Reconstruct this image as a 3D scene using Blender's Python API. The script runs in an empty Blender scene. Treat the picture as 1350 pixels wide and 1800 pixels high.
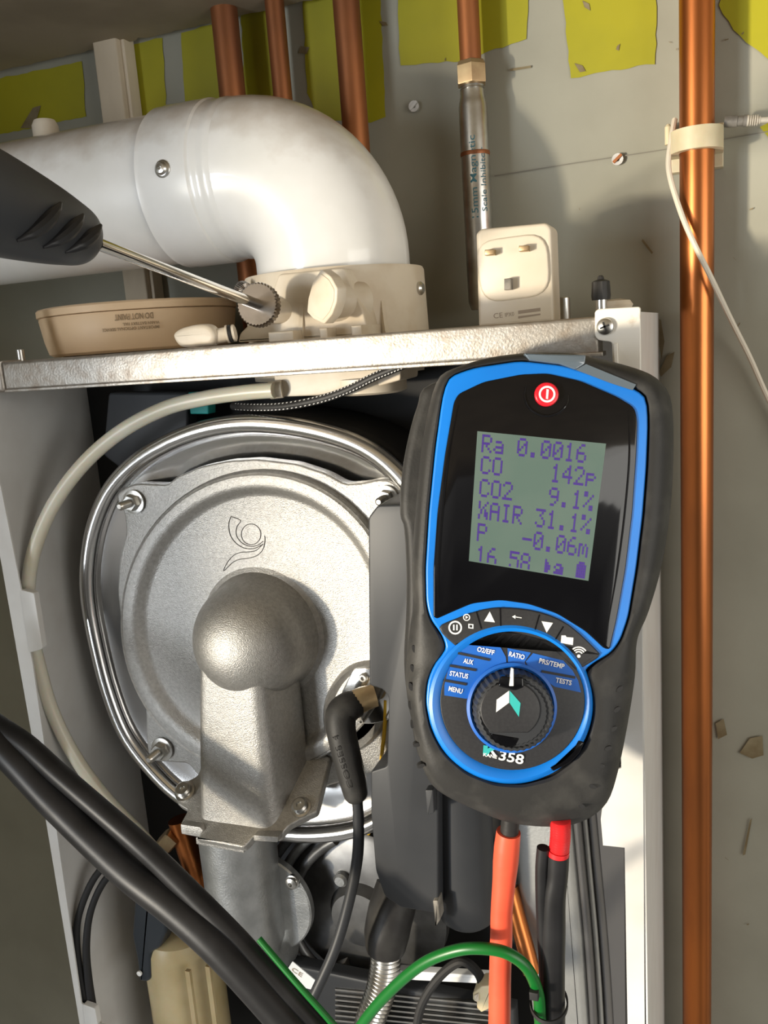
import bpy, bmesh, math, random
from mathutils import Vector, Matrix
random.seed(7)
SC = bpy.context.scene
COL = SC.collection
V = Vector

# ------------------------------------------------------------------ camera
F = 1500.0                       # focal length in photograph pixels (1350 x 1800)
CAM = V((0, 0, 1.5))
YC = V((555, 345.3, -1500)).normalized()        # world axes seen from the camera
ZC = V((-550, 7400, 1500)); ZC = (ZC - YC*ZC.dot(YC)).normalized()
XC = YC.cross(ZC).normalized()
R_WC = Matrix((XC, YC, ZC))                     # camera -> world
cd = bpy.data.cameras.new('camera'); cam = bpy.data.objects.new('camera', cd); COL.objects.link(cam)
cd.sensor_fit = 'VERTICAL'; cd.sensor_height = 36; cd.lens = F/1800*36
cd.clip_start = 0.01; cd.clip_end = 50
cam.matrix_world = Matrix.Translation(CAM) @ R_WC.to_4x4()
SC.camera = cam

def ray(px, py): return R_WC @ V(((px-675)/F, -(py-900)/F, -1.0))
def P(px, py, Y):
    r = ray(px, py); return CAM + r*(Y/r.y)
def PZ(px, py, z):
    r = ray(px, py); return CAM + r*((z-CAM.z)/r.z)
def PD(px, py, d): return CAM + ray(px, py)*d
def proj(p):
    q = R_WC.transposed() @ (p-CAM); return (675+F*q.x/-q.z, 900-F*q.y/-q.z)
def mpp(px, py, Y):              # metres per photograph pixel there
    r = ray(px, py); return (Y/r.y)/F

# ------------------------------------------------------------------ light
SC.view_settings.view_transform = 'Standard'; SC.view_settings.look = 'None'
SC.view_settings.gamma = 1; SC.view_settings.use_curve_mapping = False
SC.view_settings.exposure = 0.0
w = bpy.data.worlds.new('room_light'); SC.world = w; w.use_nodes = True
nt = w.node_tree; nt.nodes.clear()
bg = nt.nodes.new('ShaderNodeBackground'); wo = nt.nodes.new('ShaderNodeOutputWorld')
tc = nt.nodes.new('ShaderNodeTexCoord'); nz = nt.nodes.new('ShaderNodeTexNoise'); cr_ = nt.nodes.new('ShaderNodeValToRGB')
nz.inputs['Scale'].default_value = 1.6; nz.inputs['Detail'].default_value = 2
cr_.color_ramp.elements[0].position = .38; cr_.color_ramp.elements[0].color = (.10, .095, .085, 1)
cr_.color_ramp.elements[1].position = .62; cr_.color_ramp.elements[1].color = (.62, .60, .56, 1)
nt.links.new(tc.outputs['Generated'], nz.inputs['Vector']); nt.links.new(nz.outputs['Fac'], cr_.inputs['Fac'])
nt.links.new(cr_.outputs['Color'], bg.inputs['Color']); nt.links.new(bg.outputs['Background'], wo.inputs['Surface'])
bg.inputs['Strength'].default_value = 0.82

def light(name, kind, loc, direction, energy, color, **k):
    l = bpy.data.lights.new(name, kind); o = bpy.data.objects.new(name, l); COL.objects.link(o)
    o.location = loc; o.rotation_euler = V(direction).to_track_quat('-Z', 'Y').to_euler()
    l.energy = energy; l.color = color
    for a, b in k.items(): setattr(l, a, b)
    return o
LOW = V((-1.48, -1.36, 1.19))                   # low sun coming in through the opening on the left
light('low_sun', 'SPOT', LOW, V((-.1, .6, 1.5))-LOW, 340, (1.0, .87, .66), spot_size=math.radians(70), spot_blend=.3, shadow_soft_size=.085)
light('window', 'AREA', (-1.38, -1.55, 1.22), (1.0, 2.05, .22), 36, (.88, .94, 1.0), shape='RECTANGLE', size=.56, size_y=1.1)

light('right_fill', 'AREA', (1.25, -.25, 1.65), (-1.25, .95, -.15), 18, (1.0, .97, .90), shape='RECTANGLE', size=1.0, size_y=1.3)  # added fill lamp, lifts the shaded wall and casing side on the right

# ------------------------------------------------------------------ materials
MATS = {}
def mat(name, col, rough=.5, metal=0., col2=None, vs=40, vlo=.4, vhi=.65, bump=0., bs=300, spec=.5,
        coat=0., trans=0., sss=0., dust=None, emit=0., stretch=None, aniso=0., rough2=None):
    m = bpy.data.materials.new(name); m.use_nodes = True; MATS[name] = m
    n = m.node_tree; b = n.nodes['Principled BSDF']; L = n.links.new
    b.inputs['Base Color'].default_value = (*col, 1); b.inputs['Roughness'].default_value = rough
    b.inputs['Metallic'].default_value = metal; b.inputs['Specular IOR Level'].default_value = spec
    b.inputs['Coat Weight'].default_value = coat; b.inputs['Transmission Weight'].default_value = trans
    if sss:
        b.inputs['Subsurface Weight'].default_value = sss; b.inputs['Subsurface Scale'].default_value = .004
    if emit:
        b.inputs['Emission Color'].default_value = (*col, 1); b.inputs['Emission Strength'].default_value = emit
    t = n.nodes.new('ShaderNodeTexCoord'); mp = n.nodes.new('ShaderNodeMapping'); L(t.outputs['Object'], mp.inputs['Vector'])
    if stretch: mp.inputs['Scale'].default_value = stretch
    out = None
    if col2:
        z = n.nodes.new('ShaderNodeTexNoise'); z.inputs['Scale'].default_value = vs; z.inputs['Detail'].default_value = 6
        L(mp.outputs['Vector'], z.inputs['Vector'])
        rp = n.nodes.new('ShaderNodeMapRange'); rp.inputs['From Min'].default_value = vlo; rp.inputs['From Max'].default_value = vhi
        L(z.outputs['Fac'], rp.inputs['Value'])
        mx = n.nodes.new('ShaderNodeMix'); mx.data_type = 'RGBA'
        mx.inputs[6].default_value = (*col, 1); mx.inputs[7].default_value = (*col2, 1)
        L(rp.outputs['Result'], mx.inputs[0]); out = mx.outputs[2]
        if rough2 is not None:
            r2 = n.nodes.new('ShaderNodeMapRange'); r2.inputs['From Min'].default_value = vlo; r2.inputs['From Max'].default_value = vhi
            r2.inputs['To Min'].default_value = rough; r2.inputs['To Max'].default_value = rough2
            L(z.outputs['Fac'], r2.inputs['Value']); L(r2.outputs['Result'], b.inputs['Roughness'])
    if dust:                                   # settled dust on faces that look up
        g = n.nodes.new('ShaderNodeNewGeometry'); sx = n.nodes.new('ShaderNodeSeparateXYZ'); L(g.outputs['Normal'], sx.inputs[0])
        z2 = n.nodes.new('ShaderNodeTexNoise'); z2.inputs['Scale'].default_value = 45; z2.inputs['Detail'].default_value = 7
        L(t.outputs['Object'], z2.inputs['Vector'])
        ad = n.nodes.new('ShaderNodeMath'); ad.operation = 'MULTIPLY_ADD'; ad.inputs[1].default_value = .9
        L(z2.outputs['Fac'], ad.inputs[0]); L(sx.outputs['Z'], ad.inputs[2])
        r3 = n.nodes.new('ShaderNodeMapRange'); r3.inputs['From Min'].default_value = dust[1]; r3.inputs['From Max'].default_value = dust[2]
        r3.inputs['To Max'].default_value = dust[3]
        L(ad.outputs[0], r3.inputs['Value'])
        m2 = n.nodes.new('ShaderNodeMix'); m2.data_type = 'RGBA'; L(r3.outputs['Result'], m2.inputs[0])
        if out: L(out, m2.inputs[6])
        else: m2.inputs[6].default_value = (*col, 1)
        m2.inputs[7].default_value = (*dust[0], 1); out = m2.outputs[2]
    if out: L(out, b.inputs['Base Color'])
    if bump:
        z3 = n.nodes.new('ShaderNodeTexNoise'); z3.inputs['Scale'].default_value = bs; z3.inputs['Detail'].default_value = 4
        L(mp.outputs['Vector'], z3.inputs['Vector'])
        bp = n.nodes.new('ShaderNodeBump'); bp.inputs['Strength'].default_value = bump; bp.inputs['Distance'].default_value = .0006
        L(z3.outputs['Fac'], bp.inputs['Height']); L(bp.outputs['Normal'], b.inputs['Normal'])
    return m

mat('wall_paint', (.315, .31, .255), .6, col2=(.27, .265, .215), vs=9, bump=.5, bs=55)
mat('yellow_paint', (.34, .315, .003), .6, col2=(.29, .275, .003), vs=14, bump=.5, bs=55)
mat('wall_stain', (.16, .12, .06), .8, col2=(.24, .20, .12), vs=60)
mat('pencil', (.20, .19, .16), .8)
mat('ceiling_paint', (.33, .275, .195), .8, col2=(.26, .215, .15), vs=12, bump=.4, bs=60)
mat('gap_dark', (.03, .025, .02), .9)
mat('copper', (.62, .20, .055), .34, 1., col2=(.36, .13, .05), vs=22, vlo=.35, vhi=.75, stretch=(1, 1, .25), bump=.15, bs=120)
mat('copper_dull', (.40, .15, .055), .5, .75, col2=(.26, .10, .045), vs=30, stretch=(1, 1, .3), bump=.2, bs=150)
mat('brass', (.50, .38, .22), .4, .8, col2=(.36, .25, .14), vs=60)
mat('zinc', (.62, .62, .60), .3, 1., col2=(.45, .42, .38), vs=60)
mat('white_enamel', (.86, .86, .85), .28, col2=(.80, .80, .78), vs=20, coat=.4, dust=((.36, .26, .17), .80, 1.55, .85), bump=.06, bs=200)
mat('white_sheet', (.62, .62, .61), .35, col2=(.57, .56, .545), vs=25)
mat('sheet_dirty', (.74, .71, .65), .45, col2=(.42, .31, .22), vs=90, vlo=.60, vhi=.74)
mat('sheet_inner', (.50, .50, .49), .5, col2=(.46, .46, .45), vs=14)
mat('galvanised', (.48, .455, .42), .45, .85, col2=(.34, .295, .25), vs=120, vlo=.42, vhi=.68, bump=.35, bs=700, dust=((.36, .22, .13), 1.2, 1.8, .8), rough2=.5)
mat('cream_plastic', (.70, .63, .52), .45, col2=(.62, .53, .41), vs=40, bump=.1, bs=300, dust=((.42, .32, .22), 1.05, 1.8, .7))
mat('alarm_plastic', (.72, .53, .34), .5, col2=(.66, .48, .30), vs=18)
mat('alarm_ink', (.26, .18, .10), .6)
mat('batten_wood', (.62, .54, .42), .7, col2=(.52, .44, .33), vs=30, stretch=(1, 1, .2))
mat('black_rubber', (.018, .017, .017), .5, spec=.3, col2=(.034, .033, .032), vs=60, bump=.12, bs=900)
mat('black_hose', (.010, .010, .011), .40, spec=.28, col2=(.02, .02, .022), vs=30, bump=.05, bs=300)
mat('boot_rubber', (.024, .0235, .023), .55, spec=.3, col2=(.060, .058, .054), vs=55, vlo=.5, vhi=.8, bump=.15, bs=900)
mat('black_plastic', (.028, .030, .034), .45, spec=.28, col2=(.036, .038, .042), vs=14)
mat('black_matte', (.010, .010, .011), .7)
mat('chrome', (.80, .80, .79), .10, 1., col2=(.72, .71, .69), vs=40)
mat('steel_pressed', (.72, .715, .71), .20, 1., col2=(.66, .65, .64), vs=18, bump=.05, bs=90)
mat('cast_alloy', (.47, .46, .44), .47, .85, col2=(.37, .36, .34), vs=420, vlo=.35, vhi=.7, bump=.6, bs=1300)
mat('cast_alloy_grey', (.52, .53, .53), .38, .85, col2=(.40, .41, .41), vs=70, bump=.35, bs=600)
mat('cast_dark', (.20, .20, .20), .42, .8, col2=(.13, .13, .13), vs=50)
mat('engraving', (.12, .115, .105), .6, .3)
mat('disc_steel', (.30, .27, .245), .25, 1., col2=(.22, .195, .17), vs=60)
mat('blue_plastic', (.002, .18, .66), .38, col2=(.002, .16, .60), vs=30)
mat('label_blue', (.008, .115, .50), .45)
mat('dial_black', (.016, .016, .018), .5, col2=(.022, .022, .024), vs=900)
mat('gloss_black', (.003, .003, .004), .06, spec=.4)
mat('lcd_glass', (.082, .125, .108), .22, col2=(.098, .138, .12), vs=30, emit=.2)
mat('lcd_ink', (.050, .022, .20), .35, emit=.1)
mat('print_white', (.80, .80, .78), .5)
mat('print_teal', (.03, .42, .40), .5)
mat('button_red', (.62, .012, .025), .3)
mat('red_silicone', (.80, .105, .05), .42, col2=(.72, .085, .04), vs=40)
mat('red_plastic', (.62, .02, .025), .35)
mat('green_pvc', (.002, .115, .014), .38)
mat('tube_cream', (.60, .57, .45), .35, col2=(.66, .64, .55), vs=20, sss=.3)
mat('yellow_wire', (.70, .42, .01), .4)
mat('trap_plastic', (.50, .41, .24), .4, col2=(.42, .33, .17), vs=25, sss=.2)
mat('lever_plastic', (.020, .026, .034), .4)
mat('vessel_paint', (.36, .37, .375), .35, .4, col2=(.31, .32, .325), vs=30, bump=.3, bs=400)
mat('vessel_rim', (.11, .11, .115), .38, .5)
mat('white_wire', (.68, .62, .52), .5)
mat('clip_plastic', (.66, .58, .40), .45, col2=(.58, .50, .33), vs=50, sss=.2)
mat('grey_plug', (.13, .12, .105), .5, col2=(.26, .24, .21), vs=110)
mat('adapter_white', (.64, .57, .47), .4, col2=(.60, .53, .42), vs=30)
mat('adapter_ink', (.30, .24, .18), .6)
mat('teal_ink', (.05, .17, .22), .5)
mat('label_paper', (.66, .68, .70), .5)
mat('clear_tape', (.10, .13, .16), .12, coat=1.)

# ------------------------------------------------------------------ geometry helpers
def crv(pts, k=8, closed=False):
    """Catmull-Rom through points (2-D or 3-D)."""
    pts = [V(p) for p in pts]; n = len(pts); out = []
    for i in range(n if closed else n-1):
        if closed: a, b, c, d = pts[i-1], pts[i], pts[(i+1) % n], pts[(i+2) % n]
        else: a, b, c, d = pts[max(i-1, 0)], pts[i], pts[i+1], pts[min(i+2, n-1)]
        for j in range(k):
            t = j/k
            out.append(.5*((2*b)+(c-a)*t+(2*a-5*b+4*c-d)*t*t+(3*b-a-3*c+d)*t**3))
    if not closed: out.append(pts[-1])
    return out
def chaikin(pts, it=2):
    pts = [V(p) for p in pts]
    for _ in range(it):
        q = []
        for i in range(len(pts)):
            a, b = pts[i], pts[(i+1) % len(pts)]
            q += [a*.75+b*.25, a*.25+b*.75]
        pts = q
    return pts
def rnd(pts, r, k=5):
    """round the corners of a closed polygon with radius r (same units)."""
    pts = [V(p) for p in pts]; out = []; n = len(pts)
    for i in range(n):
        a, b, c = pts[i-1], pts[i], pts[(i+1) % n]
        d1 = (a-b); d2 = (c-b); l = min(r, d1.length*.45, d2.length*.45)
        p, q = b+d1.normalized()*l, b+d2.normalized()*l
        for j in range(k+1):
            t = j/k; out.append(p*(1-t)**2+b*2*t*(1-t)+q*t*t)
    return out
def circ(cx, cy, rx, ry=None, n=64, a0=0):
    ry = ry or rx
    return [V((cx+rx*math.cos(a0+2*math.pi*i/n), cy+ry*math.sin(a0+2*math.pi*i/n))) for i in range(n)]
def area(p): return .5*sum(p[i-1].x*p[i].y-p[i].x*p[i-1].y for i in range(len(p)))
def inset(p, d):
    """move a CCW polygon inwards by d."""
    n = len(p); out = []
    for i in range(n):
        e1 = (p[i]-p[i-1]); e2 = (p[(i+1) % n]-p[i])
        n1 = V((-e1.y, e1.x)); n2 = V((-e2.y, e2.x))
        n1 = n1.normalized() if n1.length else n1; n2 = n2.normalized() if n2.length else n2
        m = n1+n2
        if m.length < 1e-9: m = n1
        m.normalize(); s = max(m.dot(n1), .5)
        out.append(p[i]+m*(d/s))
    return out

class Fr:
    """a working plane: o + u a + v b + n c, n pointing away from the viewer."""
    def __init__(s, o, u, v): s.o, s.u, s.v = V(o), V(u).normalized(), V(v).normalized(); s.n = -(s.u.cross(s.v))
    def pt(s, a, b, c=0.): return s.o+s.u*a+s.v*b+s.n*c
    def px(s, pts, c=0.):
        out = []
        o = s.o+s.n*c
        for p in pts:
            r = ray(p[0], p[1]); t = (o-CAM).dot(s.n)/r.dot(s.n); q = CAM+r*t-o
            out.append(V((q.dot(s.u), q.dot(s.v))))
        return out
def FY(Y): return Fr((0, Y, 1.5), (1, 0, 0), (0, 0, 1))
def FZ(z): return Fr((0, .5, z), (1, 0, 0), (0, 1, 0))

class MB:
    def __init__(s): s.v = []; s.f = []; s.mi = []; s.cur = 0
    def face(s, idx): s.f.append(tuple(idx)); s.mi.append(s.cur)
    def ring(s, pts): b = len(s.v); s.v += [V(p) for p in pts]; return list(range(b, b+len(pts)))
    def loft(s, rings, cap0=True, cap1=True, closed=True):
        R = [s.ring(r) for r in rings]; n = len(R[0])
        for a, b in zip(R, R[1:]):
            for i in range(n if closed else n-1):
                j = (i+1) % n; s.face((a[i], a[j], b[j], b[i]))
        if cap0: s.face(R[0][::-1])
        if cap1: s.face(R[-1])
        return s
    def tube(s, pts, r, seg=14, closed=False, caps=True, sq=None):
        pts = [V(p) for p in pts]; n = len(pts)
        rr = r if isinstance(r, (list, tuple)) else [r]*n
        if len(rr) != n:
            m = len(rr)-1; rr = [(lambda x: rr[int(x)]*(1-(x-int(x)))+rr[min(int(x)+1, m)]*(x-int(x)))(i/(n-1)*m) for i in range(n)]
        up = None; rings = []
        for i in range(n):
            if closed: t = pts[(i+1) % n]-pts[i-1]
            else: t = pts[min(i+1, n-1)]-pts[max(i-1, 0)]
            t.normalize()
            if up is None: up = t.orthogonal().normalized()
            up = (up-t*up.dot(t)).normalized(); sd = t.cross(up)
            rings.append([pts[i]+(up*math.cos(2*math.pi*k/seg)+sd*math.sin(2*math.pi*k/seg))*rr[i] for k in range(seg)])
        if closed:
            # match the twist of the last ring to the first
            best = min(range(seg), key=lambda q: (rings[-1][q]-rings[0][0]).length)
            R = [s.ring(q) for q in rings]
            for i in range(n):
                a, b = R[i], R[(i+1) % n]; off = 0 if i < n-1 else 0
                for k in range(seg):
                    if i < n-1: s.face((a[k], a[(k+1) % seg], b[(k+1) % seg], b[k]))
                    else: s.face((a[(k+best) % seg], a[(k+1+best) % seg], b[(k+1) % seg], b[k]))
            return s
        return s.loft(rings, caps, caps)
    def lathe(s, prof, o, ax, seg=32, c0=True, c1=True, tooth=None):
        """prof: (radius, height along axis)."""
        o = V(o); ax = V(ax).normalized(); a = ax.orthogonal().normalized(); b = ax.cross(a); rings = []
        for r, h in prof:
            q = []
            for k in range(seg):
                t = 2*math.pi*k/seg; f = 1+(tooth if (tooth and k % 2) else 0)
                q.append(o+ax*h+(a*math.cos(t)+b*math.sin(t))*max(r, 1e-5)*f)
            rings.append(q)
        return s.loft(rings, c0, c1)
    def prism(s, fr, poly, n0, n1, bev=0., k=3):
        p = [V(q) for q in poly]
        if area(p) < 0: p = p[::-1]
        rings = []
        if bev:
            for j in range(k+1):
                t = j/k*math.pi/2; ip = inset(p, bev*(1-math.sin(t)))
                rings.append([fr.pt(q.x, q.y, n0+bev*(1-math.cos(t))) for q in ip])
        else: rings.append([fr.pt(q.x, q.y, n0) for q in p])
        rings.append([fr.pt(q.x, q.y, n1) for q in p])
        return s.loft(rings)
    def ringprism(s, fr, outer, inner, n0, n1):
        """flat annulus between two outlines with equal point counts."""
        if area(outer) < 0: outer = outer[::-1]
        if area(inner) < 0: inner = inner[::-1]
        f = lambda p, c: [fr.pt(q.x, q.y, c) for q in p]
        R = [f(outer, n1), f(outer, n0), f(inner, n0), f(inner, n1)]
        return s.loft(R+[R[0]], False, False)
    def box(s, lo, hi, bev=0.):
        lo, hi = V(lo), V(hi); fr = Fr((0, 0, 0), (1, 0, 0), (0, 0, 1))
        return s.prism(fr, [V((lo.x, lo.z)), V((hi.x, lo.z)), V((hi.x, hi.z)), V((lo.x, hi.z))], lo.y, hi.y, bev)
    def bar(s, a, b, wdt, hgt, up=(0, 0, 1)):
        a, b = V(a), V(b); t = (b-a).normalized(); sd = t.cross(V(up)).normalized(); u = sd.cross(t)
        q = lambda p: [p+sd*(wdt/2*x)+u*(hgt/2*y) for x, y in ((-1, -1), (1, -1), (1, 1), (-1, 1))]
        return s.loft([q(a), q(b)])
    def quad(s, a, b, c, d): s.face(s.ring([a, b, c, d])); return s
    def text(s, txt, fr, pl, pr, hpx=None, n=0., ext=.0001, bold=.0, mapf=None, flip=False):
        """text whose baseline runs from photograph pixel pl to pr on the plane fr."""
        cu = bpy.data.curves.new('t', 'FONT'); cu.body = txt; cu.offset = bold; cu.resolution_u = 3
        ob = bpy.data.objects.new('t', cu); COL.objects.link(ob)
        dg = bpy.context.evaluated_depsgraph_get(); me = bpy.data.meshes.new_from_object(ob.evaluated_get(dg))
        xs = [v.co.x for v in me.vertices]; x0, x1 = min(xs), max(xs); ys = [v.co.y for v in me.vertices]
        if mapf is None:
            A, B = fr.px([pl, pr], n); d = B-A; W = d.length; d.normalize(); e = V((-d.y, d.x))
            sx = W/(x1-x0); sy = sx if hpx is None else hpx*(W/math.dist(pl, pr))/.72
            mapf = lambda x, y, c: fr.pt(*(A+d*((x-x0)*sx)+e*(y*sy)), n+c)
        else:
            g = mapf; mapf = lambda x, y, c: g((x-x0)/(x1-x0), y/.72, c)
        base = len(s.v); vs = [(v.co.x, v.co.y) for v in me.vertices]; N = len(vs)
        s.v += [mapf(x, y, -ext) for x, y in vs]
        for p in me.polygons: s.face([base+i for i in p.vertices])
        bpy.data.objects.remove(ob); bpy.data.curves.remove(cu); bpy.data.meshes.remove(me)
        return s

WL = {}
def setp(o, label=None, cat=None, group=None, kind=None):
    for k, x in (('label', label), ('category', cat), ('group', group), ('kind', kind)):
        if x: o[k] = x
    return o
def build(name, mb, mats, parent=None, sharp=35, recalc=True):
    lo = V([min(v[i] for v in mb.v) for i in range(3)]); hi = V([max(v[i] for v in mb.v) for i in range(3)])
    c = V(((lo.x+hi.x)/2, (lo.y+hi.y)/2, lo.z))
    me = bpy.data.meshes.new(name); me.from_pydata([v-c for v in mb.v], [], mb.f)
    for m in (mats if isinstance(mats, (list, tuple)) else [mats]): me.materials.append(MATS[m])
    for p, i in zip(me.polygons, mb.mi): p.material_index = i; p.use_smooth = True
    if recalc:
        bm = bmesh.new(); bm.from_mesh(me); bmesh.ops.recalc_face_normals(bm, faces=bm.faces); bm.to_mesh(me); bm.free()
    me.set_sharp_from_angle(angle=math.radians(sharp))
    o = bpy.data.objects.new(name, me); COL.objects.link(o)
    o.location = c-(WL[parent.name] if parent else V((0, 0, 0))); o.parent = parent; WL[o.name] = c
    return o
def thing(name, label, cat, loc, group=None):
    o = bpy.data.objects.new(name, None); COL.objects.link(o); o.empty_display_size = .02
    o.location = V(loc); WL[o.name] = V(loc); return setp(o, label, cat, group)
def single(name, mb, mats, label, cat, group=None, **k): return setp(build(name, mb, mats, **k), label, cat, group)
def screw(mb, c, d, r, h=None):
    """pan head with a cross slot, d pointing out of the surface."""
    h = h or r*.6
    mb.lathe([(r*1.25, -.0004), (r*1.25, h*.25), (r, h*.25), (r*.98, h*.6), (r*.75, h*.92), (r*.30, h), (r*.28, h*.45)], c, d, 20)
    a = V(d).orthogonal().normalized(); b = V(d).cross(a).normalized(); c = V(c)+V(d).normalized()*h*.97
    return mb
YA = V((0, -1, 0)); UP = V((0, 0, 1))

# ================================================================== SETTING
YW = .70
fw = FY(YW)
ZCEIL = P(60, 118, YW).z
mb = MB()
mb.quad((-2.2, YW, .55), (1.2, YW, .55), (1.2, YW, ZCEIL+.12), (-2.2, YW, ZCEIL+.12))
def patch(pts, mi, d, rag=0.):
    q = fw.px(pts)
    if rag:
        s = []
        for i in range(len(q)):
            a, b = q[i], q[(i+1) % len(q)]; m = max(1, int((b-a).length/.006))
            for j in range(m): s.append(a+(b-a)*(j/m)+V((random.uniform(-rag, rag), random.uniform(-rag, rag))))
        q = s
    mb.cur = mi; mb.face(mb.ring([fw.pt(p.x, p.y, -d) for p in q]))
for k, pp in enumerate([[(-60, 150), (145, 108), (152, 205), (-60, 250)], [(214, 82), (286, 66), (294, 196), (222, 212)], [(318, 58), (392, 38), (405, 180), (328, 196)],
           [(424, 26), (470, 14), (482, 170), (432, 180)], [(532, -20), (668, -40), (679, 205), (652, 215), (560, 210), (541, 165)],
           [(697, -40), (930, -60), (927, 70), (870, 87), (812, 108), (704, 115)], [(984, -60), (1154, -60), (1152, 112), (1003, 138)],
           [(1262, 12), (1290, -60), (1420, -60), (1420, 150), (1350, 104), (1300, 64)], [(1335, 222), (1420, 190), (1420, 260), (1352, 246)]]):
    patch(pp, 1, .0006+.00005*k, .0007)
for pp in [[(1318, 1296), (1340, 1292), (1342, 1326), (1322, 1332), (1300, 1322)], [(1258, 1270), (1272, 1262), (1278, 1290), (1262, 1298)],
           [(1172, 625), (1186, 618), (1180, 645), (1162, 662), (1158, 655)], [(1156, 560), (1162, 562), (1168, 600), (1163, 632), (1158, 600)],
           [(668, 38), (680, 40), (683, 46), (674, 46)], [(1010, 112), (1024, 116), (1030, 126), (1020, 128)], [(1085, 82), (1090, 78), (1088, 90), (1083, 88)],
           [(1024, 2), (1036, 8), (1038, 20), (1028, 14)], [(896, 122), (934, 116), (934, 120), (898, 126)], [(1130, 420), (1148, 444), (1146, 447), (1128, 424)],
           [(530, 82), (545, 84), (540, 96), (526, 94)], [(60, 190), (74, 186), (62, 226), (38, 226)], [(1318, 1440), (1322, 1436), (1310, 1500), (1305, 1502)]]:
    patch(pp, 2, .0016)
patch([(870, 309), (1000, 288), (1160, 264), (1350, 231), (1350, 233), (1160, 266), (1000, 290), (870, 311)], 3, .0017)
for a in range(26):                                       # scuffs and nicks
    x, y, t, l = random.uniform(690, 1340), random.uniform(20, 1700), random.uniform(-1.5, 1.5), random.uniform(3, 9)
    dx, dy = math.cos(t)*l, math.sin(t)*l
    patch([(x, y), (x+dx, y+dy), (x+dx*.8+1.2, y+dy*.8+1.6), (x+1, y+1.8)], 2, .0016)
setp(build('wall_back', mb, ['wall_paint', 'yellow_paint', 'wall_stain', 'pencil'], recalc=False), kind='structure')

mb = MB()                                                 # ceiling board with a torn edge that stops short of the wall
edge = []
x = -2.2
while x < 1.2:
    edge.append(V((x, YW-.0065-random.uniform(0, .0035)-(.004 if random.random() < .12 else 0)))); x += .006
edge.append(V((1.2, YW-.006)))
q = [V((-2.2, -.8)), V((1.2, -.8))]+edge[::-1]
fz = Fr((0, 0, ZCEIL), (1, 0, 0), (0, 1, 0))              # n points down
mb.prism(fz, q, -.012, 0)
setp(build('ceiling', mb, 'ceiling_paint'), kind='structure')
mb = MB(); mb.box((-.96, -.488, .55), (-.90, YW-.001, ZCEIL-.0005))
setp(build('unseen_shade_wall', mb, 'wall_paint'), kind='structure')  # unseen side wall, added to keep the left of the scene in shade

# ------------------------------------------------------------------ pipes on the wall
def vpipe(px, py, Y, wpx): 
    c = P(px, py, Y); return c.x, Y, wpx/2*mpp(px, py, Y)
def pipe(name, px, py, Y, wpx, z0, z1, m, label, cat='pipe', group=None):
    x, y, r = vpipe(px, py, Y, wpx); mb = MB()
    mb.lathe([(r, z0), (r, z1)], (x, y, 0), UP, 32)
    return single(name, mb, m, label, cat, group), x, r
ZLOW = .80
pipe('copper_pipe', 403, 110, .672, 47, ZLOW, ZCEIL+.1, 'copper_dull', 'thick dull copper pipe leftmost of those rising behind the white flue', group='copper pipes rising behind the flue')
pipe('copper_pipe', 489, 80, .678, 34, ZLOW, ZCEIL+.1, 'copper_dull', 'thin dull copper pipe behind the top of the flue elbow', group='copper pipes rising behind the flue')
pipe('copper_pipe', 614, 80, .672, 47, ZLOW, ZCEIL+.1, 'copper_dull', 'thick dull copper pipe on yellow paint right above the flue bend', group='copper pipes rising behind the flue')
_, XR, RR = pipe('copper_pipe', 1225, 600, .672, 56, .70, ZCEIL+.1, 'copper', 'bright full height copper pipe standing right of the boiler casing', group='copper pipes beside the boiler')
XS, _, RS = vpipe(826, 80, .676, 38)
zn1, zn0 = P(826, 107, .676).z, P(826, 150, .676).z
mb = MB(); mb.lathe([(RS, zn0-.004), (RS, ZCEIL+.1)], (XS, .676, 0), UP, 28)
single('copper_pipe', mb, 'copper_dull', 'short dull copper pipe feeding the silver inline conditioner', 'pipe', 'copper pipes beside the boiler')
# inline conditioner
RB = 25*mpp(835, 250, .676)
co = thing('inline_conditioner', 'silver inline pipe conditioner with blue lettering and brass hex nut', 'conditioner', (XS, .676, P(835, 560, .676).z))
mb = MB(); mb.lathe([(RS*1.05, zn0-.001), (RS*1.45, zn0), (RS*1.48, zn0+.001), (RS*1.48, zn1-.004), (RS*1.3, zn1-.001), (RS*1.02, zn1)], (XS, .676, 0), UP, 6); build('hex_nut', mb, 'brass', co, sharp=20)
zb0 = P(835, 545, .676).z; zt0 = P(832, 178, .676).z
mb = MB(); mb.lathe([(RB*.8, zb0), (RB, zb0+.006), (RB, zt0-.004), (RB*.93, zt0), (RB*.86, zt0+.003), (RB*.84, zn0-.004), (RB*.78, zn0-.0035), (RB*.84, zn0-.003), (RB*.78, zn0-.002), (RB*.84, zn0-.001), (RB*.8, zn0)], (XS, .676, 0), UP, 32)
build('body', mb, 'zinc', co)
def cylmap(x, y, r, a0, z0, z1, hgt, lean=0):
    def g(u, v, c):           # u along the text (upwards), v = letter height
        a = a0-(v*hgt)/r; z = z0+(z1-z0)*u; rr = r-c+.0001
        return V((x+math.sin(a)*rr, y-math.cos(a)*rr, z))
    return g
def cyltext(name, txt, a0, py0, py1, hgt, parent):
    mb = MB(); mb.text(txt, None, None, None, mapf=cylmap(XS, .676, RB, a0, P(850, py0, .676).z, P(850, py1, .676).z, hgt), bold=.004)
    build(name, mb, 'teal_ink', parent, recalc=False)
cyltext('lettering', '15mm Magnetic', .26, 384, 240, .0052, co)
cyltext('lettering', 'Scale Inhibitor', .95, 374, 262, .0045, co)
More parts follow.
